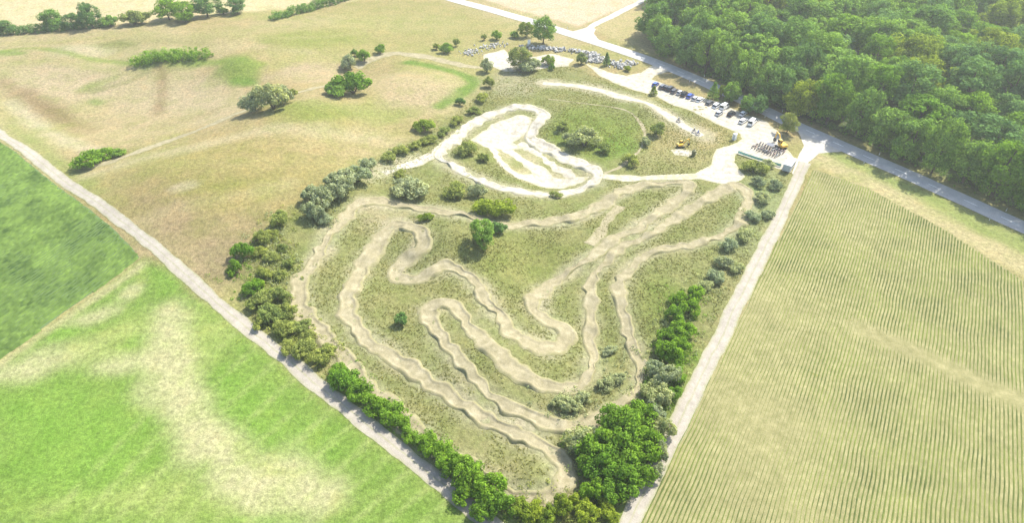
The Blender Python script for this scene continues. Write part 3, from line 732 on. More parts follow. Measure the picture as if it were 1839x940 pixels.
# shrubs along the boundaries of the track site
BELTS = [
    ('silver shrubs on the upper west bank', 'silver', 'pale silvery shrub in the row on the upper west bank', [(562, 398, 34, 40), (578, 378, 40, 44), (598, 365, 40, 40), (560, 365, 30, 34), (620, 345, 44, 44), (640, 332, 40, 38), (655, 312, 34, 34), (600, 338, 30, 28), (585, 405, 24, 22)]),
    ('olive shrubs down the west side', 'olive', 'olive shrub on the thin west boundary of the track site', [(500, 408, 30, 34), (472, 438, 28, 30), (490, 432, 18, 18), (466, 462, 22, 20), (485, 470, 24, 20), (505, 455, 16, 16), (478, 500, 24, 22), (500, 505, 22, 20), (520, 480, 18, 18)]),
    ('green shrubs beside the tan field corner', 'bright', 'bright green shrub at the corner of the tan field', [(437, 466, 28, 34), (425, 490, 22, 26), (418, 498, 14, 14), (452, 530, 28, 28), (462, 520, 20, 22)]),
    ('tangled shrubs by the west bend', 'olive', 'tangled green shrub outside the west bend of the long track', [(470, 555, 38, 34), (500, 545, 36, 32), (488, 580, 42, 36), (520, 575, 34, 30), (512, 605, 38, 32), (540, 600, 30, 26), (470, 590, 26, 24), (545, 640, 40, 34), (575, 655, 36, 34), (520, 635, 26, 24), (592, 640, 24, 22), (555, 612, 22, 20)]),
    ('hedge shrubs along the lower left farm track', 'bright', 'green hedge shrub between the lower farm track and the long track', [(618, 702, 46, 44), (648, 722, 44, 40), (672, 745, 42, 38), (700, 762, 40, 36), (612, 680, 32, 30), (632, 690, 24, 24), (725, 780, 34, 30), (765, 812, 42, 38), (790, 832, 44, 42), (815, 858, 50, 46), (845, 880, 52, 50), (875, 905, 52, 52), (900, 930, 46, 44), (835, 905, 40, 36), (742, 802, 26, 22), (690, 742, 26, 26), (865, 935, 38, 34), (805, 838, 26, 26)]),
    ('dense bright shrubs at the lower right bend', 'bright', 'dense bright green shrub in the thicket at the lower right bend', [(1105, 790, 60, 60), (1138, 800, 62, 66), (1075, 830, 60, 60), (1115, 840, 66, 66), (1150, 845, 52, 56), (1080, 870, 60, 60), (1120, 885, 60, 60), (1150, 880, 40, 44), (1165, 810, 44, 48), (1095, 905, 44, 44), (1140, 770, 50, 50), (1068, 900, 36, 40), (1160, 770, 40, 44), (1055, 850, 30, 34)]),
    ('grey shrubs around the thicket', 'silver', 'grey-green shrub on the edge of the lower thicket', [(1040, 812, 44, 46), (1062, 800, 34, 34), (1172, 760, 40, 40), (1185, 735, 40, 44), (1188, 790, 36, 44), (1180, 830, 32, 40), (1195, 700, 38, 46), (1175, 680, 32, 34), (1170, 715, 32, 30), (1178, 865, 26, 30)]),
    ('shrubs by the right farm track', 'bright', 'green shrub between the kids track and the right farm track', [(1205, 655, 42, 46), (1222, 640, 34, 36), (1230, 612, 38, 40), (1205, 620, 34, 34), (1215, 585, 36, 36), (1240, 570, 32, 34), (1190, 640, 28, 28), (1250, 540, 30, 30), (1215, 550, 28, 28), (1215, 690, 30, 30), (1208, 720, 26, 28)]),
    ('dusty shrubs beside the upper right bend', 'silver', 'dusty grey shrub beside the upper right bend', [(1372, 368, 26, 24), (1352, 400, 24, 20), (1340, 430, 28, 24), (1312, 452, 30, 24), (1365, 335, 24, 20), (1395, 340, 22, 20), (1300, 480, 28, 24), (1325, 490, 24, 20), (1285, 510, 28, 26), (1378, 395, 20, 18), (1265, 525, 26, 22)]),
    ('low shrubs at the foot of the site', 'lime', 'low yellow-green shrub at the bottom tip of the site', [(935, 930, 36, 32), (960, 938, 34, 30), (1010, 925, 36, 34), (1040, 918, 32, 30), (985, 945, 34, 30), (1055, 940, 40, 36), (1090, 935, 34, 30)]),
    ('grey shrubs inside the kids track', 'silver', 'small grey shrub inside the lower loop of the kids track', [(1020, 738, 34, 28), (1045, 730, 28, 24), (1090, 700, 28, 24), (1110, 690, 24, 22), (1000, 730, 20, 18), (1095, 640, 22, 18)]),
    ('shrubs on the sand pit rim', 'olive', 'low olive shrub along the rim of the sand pit', [(700, 292, 26, 16), (722, 280, 24, 16), (745, 268, 22, 16), (770, 258, 24, 18), (795, 245, 22, 16), (818, 225, 22, 18), (715, 318, 20, 14), (850, 205, 20, 16), (868, 182, 22, 18), (1010, 235, 22, 18)]),
]
ORD = ('first second third fourth fifth sixth seventh eighth ninth tenth eleventh twelfth thirteenth fourteenth fifteenth sixteenth seventeenth eighteenth nineteenth twentieth '
       '21st 22nd 23rd 24th 25th 26th 27th 28th 29th 30th 31st 32nd 33rd 34th 35th 36th 37th 38th 39th 40th').split()
for gname, leaf, label, pts in BELTS:
    for k, (px, py, w, h) in enumerate(sorted(pts, key=lambda q: q[1])):
        lf = leaf
        plant_px(px + rnd.uniform(-3, 3), py + rnd.uniform(-2, 2), w * 1.18, h * 1.05, Sh, lf, label + ', ' + ORD[k] + ' from the top', None, gname)

# ------------------------------------------------------------------ the wood
EP = spline(wpts(FOREST_EDGE), 3)
FPW = np.array(wpts(FP))
cand = []
r2 = random.Random(5)
# front row first, right on the edge
acc = 0; last = None
grid = []
def far_enough(p, dmin):
    return all((p[0] - q[0]) ** 2 + (p[1] - q[1]) ** 2 > dmin * dmin for q, _ in grid)
for p in EP:
    q = (p[0] + r2.uniform(-1, 1) + 1.0, p[1] + r2.uniform(-1, 1) + .6)
    if far_enough(q, 8.6): grid.append((q, 0))
lo, hi = FPW.min(0), FPW.max(0)
for _ in range(60000):
    p = (r2.uniform(60, 420), r2.uniform(90, 480))
    if not inside(np.array([p[0]]), np.array([p[1]]), FPW)[0]: continue
    v = Vector((p[0], p[1], 12.0)); zc = depth(v); sx = W / 2 + F * v.x / zc
    yc = (v.z - CAMZ) * COSP + v.y * SINP; sy = H / 2 - F * yc / zc
    if sx > 1930 or sy < -55 or sy > 640: continue
    if not far_enough(p, 11.2): continue
    d = float(seg_dist(np.array([p[0]]), np.array([p[1]]), EP)[0])
    if d < 4: continue
    grid.append((p, 1 if d < 20 else 2))
grid.sort(key=lambda g: g[0][1])
print('forest trees', len(grid))
COLW = {'lime': 'lime green', 'bright': 'bright green', 'mid': 'mid green', 'dark': 'dark green'}
cnt = {'n': 0}
def tree_label(leaf, row, p):
    sx, sy = screen(p)
    if row == 0:
        cnt['n'] += 1
        return COLW[leaf] + ' tree at the front of the wood, ' + ORD[min(cnt['n'], 40) - 1] + ' along the road from the top'
    col = 'left end' if sx < 1320 else 'middle' if sx < 1560 else 'right-hand end'
    if row == 1: return COLW[leaf] + ' crown just behind the front row, at the ' + col + ' of the wood'
    return COLW[leaf] + ' crown deep in the wood, ' + ('by the top edge' if sy < 60 else 'above mid height' if sy < 180 else 'low down') + ' at its ' + col
def screen(p, z=12.0):
    v = Vector((p[0], p[1], z)); zc = depth(v)
    return W / 2 + F * v.x / zc, H / 2 - F * ((z - CAMZ) * COSP + v.y * SINP) / zc
nfront = 0
for k, (p, row) in enumerate(grid):
    leaf = r2.choices(['mid', 'dark', 'bright', 'lime'], [.52, .25, .17, .06])[0]
    hm = r2.uniform(15, 25) if row else r2.uniform(14, 21)
    plant('forest_tree', 'low' if row == 0 or (row == 1 and k % 2) else 'broad', (p[0], p[1], h1(*p)), r2.uniform(13, 20) if row else r2.uniform(12, 17), hm, leaf, tree_label(leaf, row, p), 'tree', 'trees of the wood beside the road')

# ------------------------------------------------------------------ weeds and rough grass over the track site
def tufts(name, n, region, size, mat, avoid, seed, dens=None):
    r = np.random.RandomState(seed); P = np.array(wpts(region)); lo, hi = P.min(0), P.max(0)
    x = r.uniform(lo[0], hi[0], n * 3); y = r.uniform(lo[1], hi[1], n * 3)
    ok = inside(x, y, P) & (fbm(x, y, 9, 91) + .25 * r.rand(n * 3) > .55)
    for pl, cl, wd in avoid: ok &= seg_dist(x, y, spline(wpts(pl), 3, cl), cl) > wd
    ok &= ~inside(x, y, np.array(wpts(PARK))) & ~inside(x, y, np.array(wpts(for_pit)))
    x, y = x[ok][:n], y[ok][:n]; k = len(x); z = hgt(x, y)
    Vs, T = [], []
    for b in range(6):
        a = r.rand(k) * 2 * PI; s = size * r.uniform(.5, 1.3, k); w = s * .4
        ox, oy = r.normal(size=(2, k)) * size * .35
        ca, sa = np.cos(a), np.sin(a)
        p0 = np.stack([x + ox - w * sa, y + oy + w * ca, z - .02], 1); p1 = np.stack([x + ox + w * sa, y + oy - w * ca, z - .02], 1)
        p2 = np.stack([x + ox + ca * s * .6, y + oy + sa * s * .6, z + s * .55], 1)
        Vs.append(np.stack([p0, p1, p2], 1).reshape(-1, 3)); T.append(np.repeat(r.rand(k), 3))
    V = np.vstack(Vs); m = len(V) // 3
    return link(name, mesh_np(name, V, np.arange(m * 3).reshape(m, 3), mat, {'tint': np.concatenate(T)}), kind='stuff')
tufts('weeds', 30000, SITE, .3, M['weed'], [(RTRACK, False, 2.6), (LTRACK, False, 2.6), (PARK, True, .5), (BLACK, True, 2.3), (RED, True, 2.3), (BLUE, True, 3), (GREEN, False, 3), (SANDS[0], True, 1)], 31)

# tangled scrub that ties the shrubs together, and brambles along the edge of the wood
def scrub(name, pts, n, spread, leaf, seed, zmul=1.0):
    r = random.Random(seed); cs, rad = [], []
    for k in range(n):
        p = pts[r.randrange(len(pts))]; x = p[0] + r.gauss(0, spread); y = p[1] + r.gauss(0, spread); q = r.uniform(.3, 1.05)
        if any(float(seg_dist(np.array([x]), np.array([y]), T, False)[0]) < 2.6 for T in TRW): continue
        if inside(np.array([x]), np.array([y]), FRW)[0]: continue
        cs.append((x, y, h1(x, y) + q * .4 * zmul)); rad.append(q)
    V, Q, T = leaf_cloud(cs, rad, 34, .3, seed, .75)
    return link(name, mesh_np(name, V, Q, LEAF[leaf], {'tint': T}), kind='stuff')
FRW = np.array(wpts(FIELD_R))
TRW = [np.array(wpts(LTRACK)), np.array(wpts(RTRACK))]
def belt_pts(*ks): return [at2((p[0], p[1] - p[3] * .2)) for k in ks for p in BELTS[k][3]]
scrub('undergrowth', belt_pts(0, 1, 10, 11), 640, 2.4, 'silver', 51)
scrub('undergrowth', belt_pts(3, 9, 1), 760, 2.3, 'olive', 52)
scrub('undergrowth', belt_pts(4, 5, 6, 7, 2), 950, 2.1, 'bright', 53)
scrub('undergrowth', belt_pts(8, 6, 7), 480, 2.4, 'silver', 54)
scrub('brambles', [(p[0] + 1.5, p[1] + 1.5) for p in spline(wpts(FOREST_EDGE), 2)[:-20]], 700, 1.6, 'mid', 55, 2.2)

# ------------------------------------------------------------------ rubble
def stones(bm, n, pl, spread, sz, r):
    P = spline(wpts(pl), .5)
    for k in range(n):
        p = P[r.randrange(len(P))]; x = p[0] + r.gauss(0, spread); y = p[1] + r.gauss(0, spread)
        q = abs(r.gauss(0, 1)); s = sz * r.uniform(.45, 1.3)
        z = h1(x, y) + s * .3 + max(0, .9 - math.hypot(x - p[0], y - p[1]) / spread * .6) * r.random()
        m = Matrix.Translation((x, y, z)) @ Matrix.Rotation(r.uniform(0, 6), 4, Vector((r.random(), r.random(), r.random())).normalized()) @ Matrix.Diagonal((s * r.uniform(.7, 1.2), s * r.uniform(.6, 1), s * r.uniform(.5, .8), 1))
        v = bmesh.ops.create_icosphere(bm, subdivisions=1, radius=.6, matrix=m)['verts']
        for w in v: w.co += Vector((r.uniform(-.12, .12), r.uniform(-.12, .12), r.uniform(-.12, .12))) * s
def rubble(pl, n, spread, sz, label, seed):
    r = random.Random(seed); bm = bmesh.new(); stones(bm, n, pl, spread, sz, r)
    t = thing('rubble_heap', label, 'rubble heap', (0, 0, 0), 0, 'heaps of rubble in the yard')
    o = bm_obj('stones', bm, M['stone'], t); o['kind'] = 'stuff'
rubble([(940, 84), (985, 88), (1030, 92), (1065, 99)], 190, 1.2, 1.3, 'long white rubble bank between the gravel yard and the road', 1)
rubble([(1050, 104), (1068, 110), (1078, 105), (1066, 100)], 130, 1.8, 1.2, 'grey rubble heap left of the small dark conifer', 2)
rubble([(1100, 113), (1118, 120), (1130, 114)], 120, 1.6, 1.2, 'grey rubble heap right of the small dark conifer', 3)
rubble([(868, 86), (885, 82), (900, 80)], 60, 2.0, .9, 'pale rubble slope on the field edge above the quarry', 4)
rubble([(835, 98), (850, 92), (860, 96)], 60, 1.6, .9, 'pale rubble patch beside the end of the quarry path', 5)

# ------------------------------------------------------------------ vehicles
M['tyre'] = simple('black rubber', (0.025, 0.025, 0.027), .85, .2)
M['glass'] = simple('dark window glass', (0.02, 0.025, 0.03), .08, .6, var=.05)
M['chrome'] = simple('bare steel', (0.45, 0.45, 0.46), .35, .5, .8)
M['lamp'] = simple('clear lamp glass', (0.7, 0.7, 0.68), .2, .5)
M['red_lamp'] = simple('red lamp glass', (0.35, 0.02, 0.02), .25, .5)
M['black'] = simple('black plastic', (0.03, 0.03, 0.032), .6, .3)
def paint(name, c):
    m = simple(name, c, .28, .5, var=.04); m.node_tree.nodes['Principled BSDF'].inputs['Coat Weight'].default_value = .5
    return m
PAINT = {'blue': paint('blue paint', (0.05, 0.10, 0.42)), 'black': paint('black paint', (0.02, 0.02, 0.022)), 'grey': paint('dark grey paint', (0.09, 0.09, 0.10)),
         'silver': paint('silver paint', (0.48, 0.49, 0.50)), 'white': paint('white paint', (0.78, 0.78, 0.76)), 'red': paint('dull red paint', (0.38, 0.10, 0.09))}
def wheel(parent, x, y, r, wd):
    bm = bmesh.new(); cyl(bm, (x, y - wd / 2, r), (x, y + wd / 2, r), r, n=14)
    w = bm_obj('wheel', bm, M['tyre'], parent)
    bm = bmesh.new(); s = 1 if y > 0 else -1
    cyl(bm, (x, y + s * (wd / 2 - .02), r), (x, y + s * (wd / 2 + .012), r), r * .62, n=10); bm_obj('rim', bm, M['chrome'], w)
def make_car(kind):
    t = thing('parked_car', 'car', 'car')
    L, Wd, Ht = {'hatch': (4.1, 1.75, 1.48), 'estate': (4.7, 1.82, 1.5), 'suv': (4.6, 1.88, 1.72), 'van': (5.2, 1.95, 2.1)}[kind]
    x0, x1 = -L / 2, L / 2; sill, belt = .25, .92 if kind != 'van' else 1.15
    hood = {'hatch': .95, 'estate': 1.1, 'suv': 1.05, 'van': .75}[kind]
    bm = bmesh.new()
    prism(bm, [(x0, sill + .12), (x0 + .06, sill), (x1 - .06, sill), (x1, sill + .15), (x1 - .03, .62), (x1 - .25, .76), (x1 - hood, belt), (x0 + .05, belt), (x0, .7)], -Wd / 2, Wd / 2)
    bmesh.ops.bevel(bm, geom=[e for e in bm.edges if len(e.link_faces) == 2 and e.calc_face_angle(0) > .9], offset=.06, segments=2, affect='EDGES')
    bm_obj('body', bm, PAINT['white'], t)
    rear = {'hatch': .25, 'estate': .3, 'suv': .3, 'van': .12}[kind]
    a = [(x1 - hood + .02, belt - .02), (x1 - hood - .65, Ht - .06), (x0 + rear + (.35 if kind == 'hatch' else .18), Ht - .06), (x0 + .1, belt - .02)]
    bm = bmesh.new(); vs = []
    for sy in (-1, 1):
        vs.append([bm.verts.new((x, sy * (Wd / 2 - (.07 if z < belt else .22)), z)) for x, z in a])
    bm.faces.new(vs[0]); bm.faces.new(vs[1][::-1])
    for i in range(4): bm.faces.new((vs[0][i], vs[1][i], vs[1][(i + 1) % 4], vs[0][(i + 1) % 4]))
    bmesh.ops.recalc_face_normals(bm, faces=bm.faces)
    bm_obj('windows', bm, M['glass'], t)
    bm = bmesh.new(); box(bm, ((a[1][0] + a[2][0]) / 2, 0, Ht - .03), (a[1][0] - a[2][0] + .1, Wd - .42, .07), bev=.03)
    for sy in (-1, 1):
        for xx in ((a[1][0] + a[0][0]) / 2, 0.0, (a[2][0] + a[3][0]) / 2):
            zz = (belt + Ht) / 2 - .03
            box(bm, (xx, sy * (Wd / 2 - .145), zz), (.09, .03, Ht - belt), 0, (0.6 if xx > .3 else -.3 if xx < -.3 else 0))
    if kind == 'van':
        for sy in (-1, 1): box(bm, (-L * .22, sy * (Wd / 2 - .13), (belt + Ht) / 2 - .04), (L * .42, .06, Ht - belt - .08))
    bm_obj('roof', bm, PAINT['white'], t)
    for sx in (x1 - .85, x0 + .8):
        for sy in (-1, 1): wheel(t, sx, sy * (Wd / 2 - .1), .33, .22)
    for sy in (-1, 1):
        bm = bmesh.new(); box(bm, (x1 - .1, sy * (Wd / 2 - .3), .64), (.2, .36, .13), bev=.03); bm_obj('headlight', bm, M['lamp'], t)
        bm = bmesh.new(); box(bm, (x0 + .02, sy * (Wd / 2 - .2), .76), (.08, .22, .18), bev=.02); bm_obj('tail_light', bm, M['red_lamp'], t)
        bm = bmesh.new(); box(bm, (x1 - hood - .2, sy * (Wd / 2 + .08), belt + .08), (.12, .18, .13), bev=.03); bm_obj('mirror', bm, M['black'], t)
    bm = bmesh.new(); box(bm, (x1 - .01, 0, .42), (.08, Wd * .6, .16), bev=.02); bm_obj('grille', bm, M['black'], t)
    return t
CARP = {k: make_car(k) for k in ('hatch', 'estate', 'suv', 'van')}
used_car = set()
def put_car(px, py, kind, col, label, yaw):
    o = CARP[kind] if kind not in used_car else copy_tree(CARP[kind])
    used_car.add(kind)
    p = at(px, py); o.location = (p.x, p.y, p.z + .06); o.rotation_euler = (0, 0, yaw)
    for c in o.children:
        if c.name.split('.')[0] in ('body', 'roof'):
            c.material_slots[0].link = 'OBJECT'; c.material_slots[0].material = PAINT[col]
    tag(o, label, 'car', 'cars parked in a row on the white gravel')
ra, rb = at(1176, 157), at(1302, 204)
ROW = math.atan2(rb.y - ra.y, rb.x - ra.x)
NOSE = ROW + PI / 2 + .12
CARS = [(1177, 154, 'hatch', 'blue', 'bright blue car at the far left end of the parked row'), (1190, 158, 'estate', 'grey', 'dark grey car second in the row beside the blue end car'),
        (1197, 160, 'hatch', 'black', 'black car, left one of the two blacks near the far end'), (1204, 162, 'suv', 'black', 'black off-road car, right one of the two blacks near the far end'),
        (1211, 166, 'estate', 'grey', 'dark grey car standing a little forward after the black ones'), (1221, 169, 'hatch', 'silver', 'silver car between a dark grey car and a black one'),
        (1229, 172, 'suv', 'black', 'black car immediately left of the second blue car'), (1239, 175, 'estate', 'blue', 'second blue car, in the middle of the row'),
        (1248, 180, 'hatch', 'silver', 'silver car right beside the second blue car'), (1257, 182, 'estate', 'white', 'white car left of the dark grey saloon by the conifer'),
        (1274, 188, 'estate', 'grey', 'dark grey saloon parked below the narrow conifer'), (1286, 193, 'suv', 'white', 'white off-road car right of the dark grey saloon'),
        (1300, 195, 'van', 'white', 'white van parked in front of the grey-green tree'), (1291, 206, 'hatch', 'silver', 'silver car standing forward of the white van'),
        (1313, 207, 'suv', 'black', 'black off-road car at the right end of the tight row'), (1334, 207, 'hatch', 'white', 'white car in the shade under the round trees'),
        (1334, 220, 'estate', 'white', 'white estate car standing apart on the open gravel'), (1350, 223, 'van', 'white', 'white van standing apart nearest the yard, right of the white estate')]
for c in CARS: put_car(*c, NOSE + rnd.uniform(-.06, .06))

# motorbikes in front of the teal barrier
def make_bike():
    t = thing('motorbike', 'bike', 'motorbike')
    for nm, x in (('front_wheel', .68), ('rear_wheel', -.66)):
        bm = bmesh.new(); n = 16
        for k in range(n):
            a0, a1 = 2 * PI * k / n, 2 * PI * (k + 1) / n
            cyl(bm, (x + .3 * math.cos(a0), 0, .34 + .3 * math.sin(a0)), (x + .3 * math.cos(a1), 0, .34 + .3 * math.sin(a1)), .055, n=5)
        for k in range(4): cyl(bm, (x, 0, .34), (x + .3 * math.cos(k * PI / 2), 0, .34 + .3 * math.sin(k * PI / 2)), .02, n=4)
        bm_obj(nm, bm, M['tyre'], t)
    bm = bmesh.new(); box(bm, (0, 0, .5), (.5, .26, .34), bev=.05); cyl(bm, (-.66, .07, .34), (-.1, .07, .45), .03); bm_obj('engine', bm, M['chrome'], t)
    bm = bmesh.new(); prism(bm, [(-.8, .92), (-.1, .84), (.32, .92), (.3, 1.02), (-.1, .96), (-.85, 1.0)], -.1, .1); bm_obj('seat', bm, M['black'], t)
    bm = bmesh.new(); prism(bm, [(.05, .62), (.45, .66), (.42, 1.0), (.15, .98)], -.17, .17); prism(bm, [(-.95, .86), (-.4, .74), (-.4, .84), (-1.0, .98)], -.09, .09); prism(bm, [(.5, .76), (1.02, .72), (1.0, .78), (.55, .86)], -.08, .08)
    bm_obj('bodywork', bm, PAINT['white'], t)
    bm = bmesh.new()
    for sy in (-.09, .09): cyl(bm, (.68, sy, .34), (.42, sy, 1.05), .025)
    bm_obj('fork', bm, M['chrome'], t)
    bm = bmesh.new(); cyl(bm, (.38, -.4, 1.12), (.38, .4, 1.12), .022); bm_obj('handlebar', bm, M['black'], t)
    return t
bike0 = make_bike(); bikes = [0]
BIKEC = [('mauve', paint('mauve bodywork', (0.42, 0.27, 0.30))), ('white', PAINT['white']), ('dull red', PAINT['red']), ('grey', PAINT['grey'])]
def put_bike(p, yaw, col, mat, label, group=None):
    o = bike0 if bikes[0] == 0 else copy_tree(bike0); bikes[0] += 1
    o.location = (p.x, p.y, p.z); o.rotation_euler = (math.radians(6), 0, yaw)
    for c in o.children:
        if c.name.startswith('bodywork'): c.material_slots[0].link = 'OBJECT'; c.material_slots[0].material = mat
    tag(o, label, 'motorbike', group); return o
ba, bb = at(1352, 266), at(1392, 282)
bd = (bb - ba); byaw = math.atan2(bd.y, bd.x)
for row in range(3):
    for k in range(10):
        q = ba + bd * (k / 9 * 1.05 - .02 + .03 * row) + Vector((-bd.y, bd.x, 0)).normalized() * (row * 2.1)
        q.z = h1(q.x, q.y) + .05
        cn, cm = BIKEC[(0, 1, 0, 2, 0, 3, 1)[(k * 3 + row * 2) % 7]]
        put_bike(q, byaw + PI / 2 + rnd.uniform(-.15, .15), cn, cm, '%s motorbike, %s from the left in the %s row behind the teal barrier' % (cn, ORD[k], ('nearest', 'middle', 'farthest')[row]), 'motorbikes parked in rows')
# canvas shelter among the bikes
t = thing('shelter', 'small dark grey shelter roof beside the parked motorbikes', 'shelter', at(1381, 270))
bm = bmesh.new(); box(bm, (0, 0, 2.3), (2.6, 2.2, .08), rz=byaw); bm_obj('roof', bm, PAINT['grey'], t)
for sx in (-1, 1):
    for sy in (-1, 1):
        v = Matrix.Rotation(byaw, 3, 'Z') @ Vector((sx * 1.2, sy * 1.0, 0)); bm = bmesh.new(); cyl(bm, (v.x, v.y, 0), (v.x, v.y, 2.26), .04, n=6); bm_obj('post', bm, M['chrome'], t)
# teal barrier
teal = simple('pale teal banner cloth', (0.25, 0.50, 0.42), .7, .2)
t = thing('barrier', 'long pale teal banner barrier between the bikes and the weeds', 'barrier', (0, 0, 0))
bp = spline(wpts([(1325, 276), (1345, 283), (1370, 291), (1402, 300)]), 2.4)
for i, p in enumerate(bp):
    bm = bmesh.new(); z = h1(*p); cyl(bm, (p[0], p[1], z - .2), (p[0], p[1], z + 1.2), .05, n=6); bm_obj('post', bm, M['chrome'], t)
    if i < len(bp) - 1:
        q = bp[i + 1]; d = math.hypot(q[0] - p[0], q[1] - p[1]); bm = bmesh.new()
        box(bm, ((p[0] + q[0]) / 2, (p[1] + q[1]) / 2, z + .68), (d - .12, .03, .9), rz=math.atan2(q[1] - p[1], q[0] - p[0])); bm_obj('banner', bm, teal, t)
# excavators
M['yellow'] = paint('yellow machine paint', (0.62, 0.36, 0.03))
def make_digger():
    t = thing('excavator', 'x', 'excavator')
    for sy in (-1, 1):
        bm = bmesh.new(); prism(bm, [(-1.5, .3), (-1.2, .02), (1.2, .02), (1.5, .3), (1.4, .65), (-1.4, .65)], sy * .95 - .25, sy * .95 + .25); bm_obj('track', bm, M['black'], t)
    bm = bmesh.new(); box(bm, (-.3, 0, .82), (1.4, 1.5, .3)); box(bm, (-.5, 0, 1.35), (2.4, 2.1, .75), bev=.1); bm_obj('body', bm, M['yellow'], t)
    bm = bmesh.new(); box(bm, (.35, .55, 2.2), (1.3, .9, 1.3), bev=.08); c = bm_obj('cab', bm, M['yellow'], t)
    bm = bmesh.new(); box(bm, (.35, .55, 2.3), (1.33, .8, .8)); box(bm, (.35, .55, 2.31), (1.1, .93, .78)); bm_obj('window', bm, M['glass'], c)
    bm = bmesh.new(); prism(bm, [(.6, 1.3), (.9, 1.2), (2.6, 3.3), (3.6, 3.5), (3.7, 3.75), (2.4, 3.6)], -.55, -.2); bm_obj('boom', bm, M['yellow'], t)
    bm = bmesh.new(); prism(bm, [(3.3, 3.8), (3.75, 3.7), (4.0, 1.5), (3.75, 1.5)], -.5, -.25); bm_obj('stick', bm, M['yellow'], t)
    bm = bmesh.new(); prism(bm, [(3.7, 1.5), (4.05, 1.5), (4.1, .7), (3.6, .35), (3.2, .6), (3.4, 1.1)], -.75, 0); bm_obj('bucket', bm, M['black'], t)
    return t
d0 = make_digger(); d0.location = at(1402, 266); d0.rotation_euler.z = 1.9; d0.scale = (1.15,) * 3
tag(d0, 'yellow excavator on the grass edge by the pale green tree', 'excavator', 'yellow diggers on the site')
d1 = copy_tree(d0); d1.location = at(1222, 264); d1.rotation_euler.z = .3; d1.scale = (.8,) * 3
tag(d1, 'small yellow excavator behind the white gravel patch below the start straight', 'excavator', 'yellow diggers on the site')
sheet('gravel_patch', [(1203, 270), (1220, 268), (1240, 270), (1252, 276), (1236, 282), (1212, 280)], M['sand'], .05, 2, .3)
# grey site trailer by the junction
t = thing('site_trailer', 'grey site trailer parked at the mouth of the right farm track', 'trailer', at(1415, 304), byaw + 1.75)
gp = simple('grey trailer panel', (0.40, 0.42, 0.42), .5, .3)
bm = bmesh.new(); box(bm, (0, 0, 1.75), (6.0, 2.5, 2.3), bev=.06); w = bm_obj('body', bm, gp, t)
for k in range(3):
    bm = bmesh.new(); box(bm, (-1.8 + 1.7 * k, -1.25, 1.9), (1.0, .06, .8)); bm_obj('window', bm, M['glass'], w)
bm = bmesh.new(); box(bm, (0, 0, 2.95), (6.1, 2.6, .1)); bm_obj('roof', bm, simple('pale trailer roof', (.52, .54, .53), .5), t)
bm = bmesh.new(); box(bm, (2.3, -1.26, 1.55), (.8, .05, 1.8)); bm_obj('door', bm, PAINT['grey'], t)
for sx in (-.6, .6):
    for sy in (-1, 1): wheel(t, sx, sy * 1.1, .4, .25)
bm = bmesh.new(); cyl(bm, (3, -.5, .6), (4.2, 0, .55), .05); cyl(bm, (3, .5, .6), (4.2, 0, .55), .05); bm_obj('drawbar', bm, M['black'], t)
# portable toilet, sign post, upright crate
t = thing('portable_toilet', 'white portable toilet cabin on the grass tip beside the gravel', 'toilet cabin', at(1318, 251), ROW)
bm = bmesh.new(); box(bm, (0, 0, 1.15), (1.2, 1.2, 2.3), bev=.05); bm_obj('cabin', bm, PAINT['white'], t)
bm = bmesh.new(); prism(bm, [(-.65, 2.28), (.65, 2.28), (.5, 2.5), (-.5, 2.5)], -.65, .65); bm_obj('roof', bm, M['lamp'], t)
bm = bmesh.new(); box(bm, (0, -.61, 1.1), (.75, .05, 1.9)); bm_obj('door', bm, PAINT['silver'], t)
t = thing('sign_board', 'white upright board on posts at the left end of the rubble bank', 'sign', at(950, 84), .2)
bm = bmesh.new(); box(bm, (0, 0, 2.3), (1.4, .08, 2.2), bev=.02); bm_obj('board', bm, PAINT['white'], t)
for sx in (-.5, .5):
    bm = bmesh.new(); cyl(bm, (sx, .07, -.3), (sx, .07, 3.3), .06); bm_obj('post', bm, M['chrome'], t)
t = thing('tank', 'dark olive upright tank at the right end of the white gravel patch', 'tank', at(1245, 280))
bm = bmesh.new(); cyl(bm, (0, 0, 0), (0, 0, 2.0), .7, n=14); cyl(bm, (0, 0, 2), (0, 0, 2.25), .7, .3, n=14); bm_obj('vessel', bm, simple('dark olive paint', (.12, .12, .05), .5), t)
bm = bmesh.new(); cyl(bm, (0, 0, 2.2), (0, 0, 2.4), .2, n=10); bm_obj('cap', bm, M['black'], t)

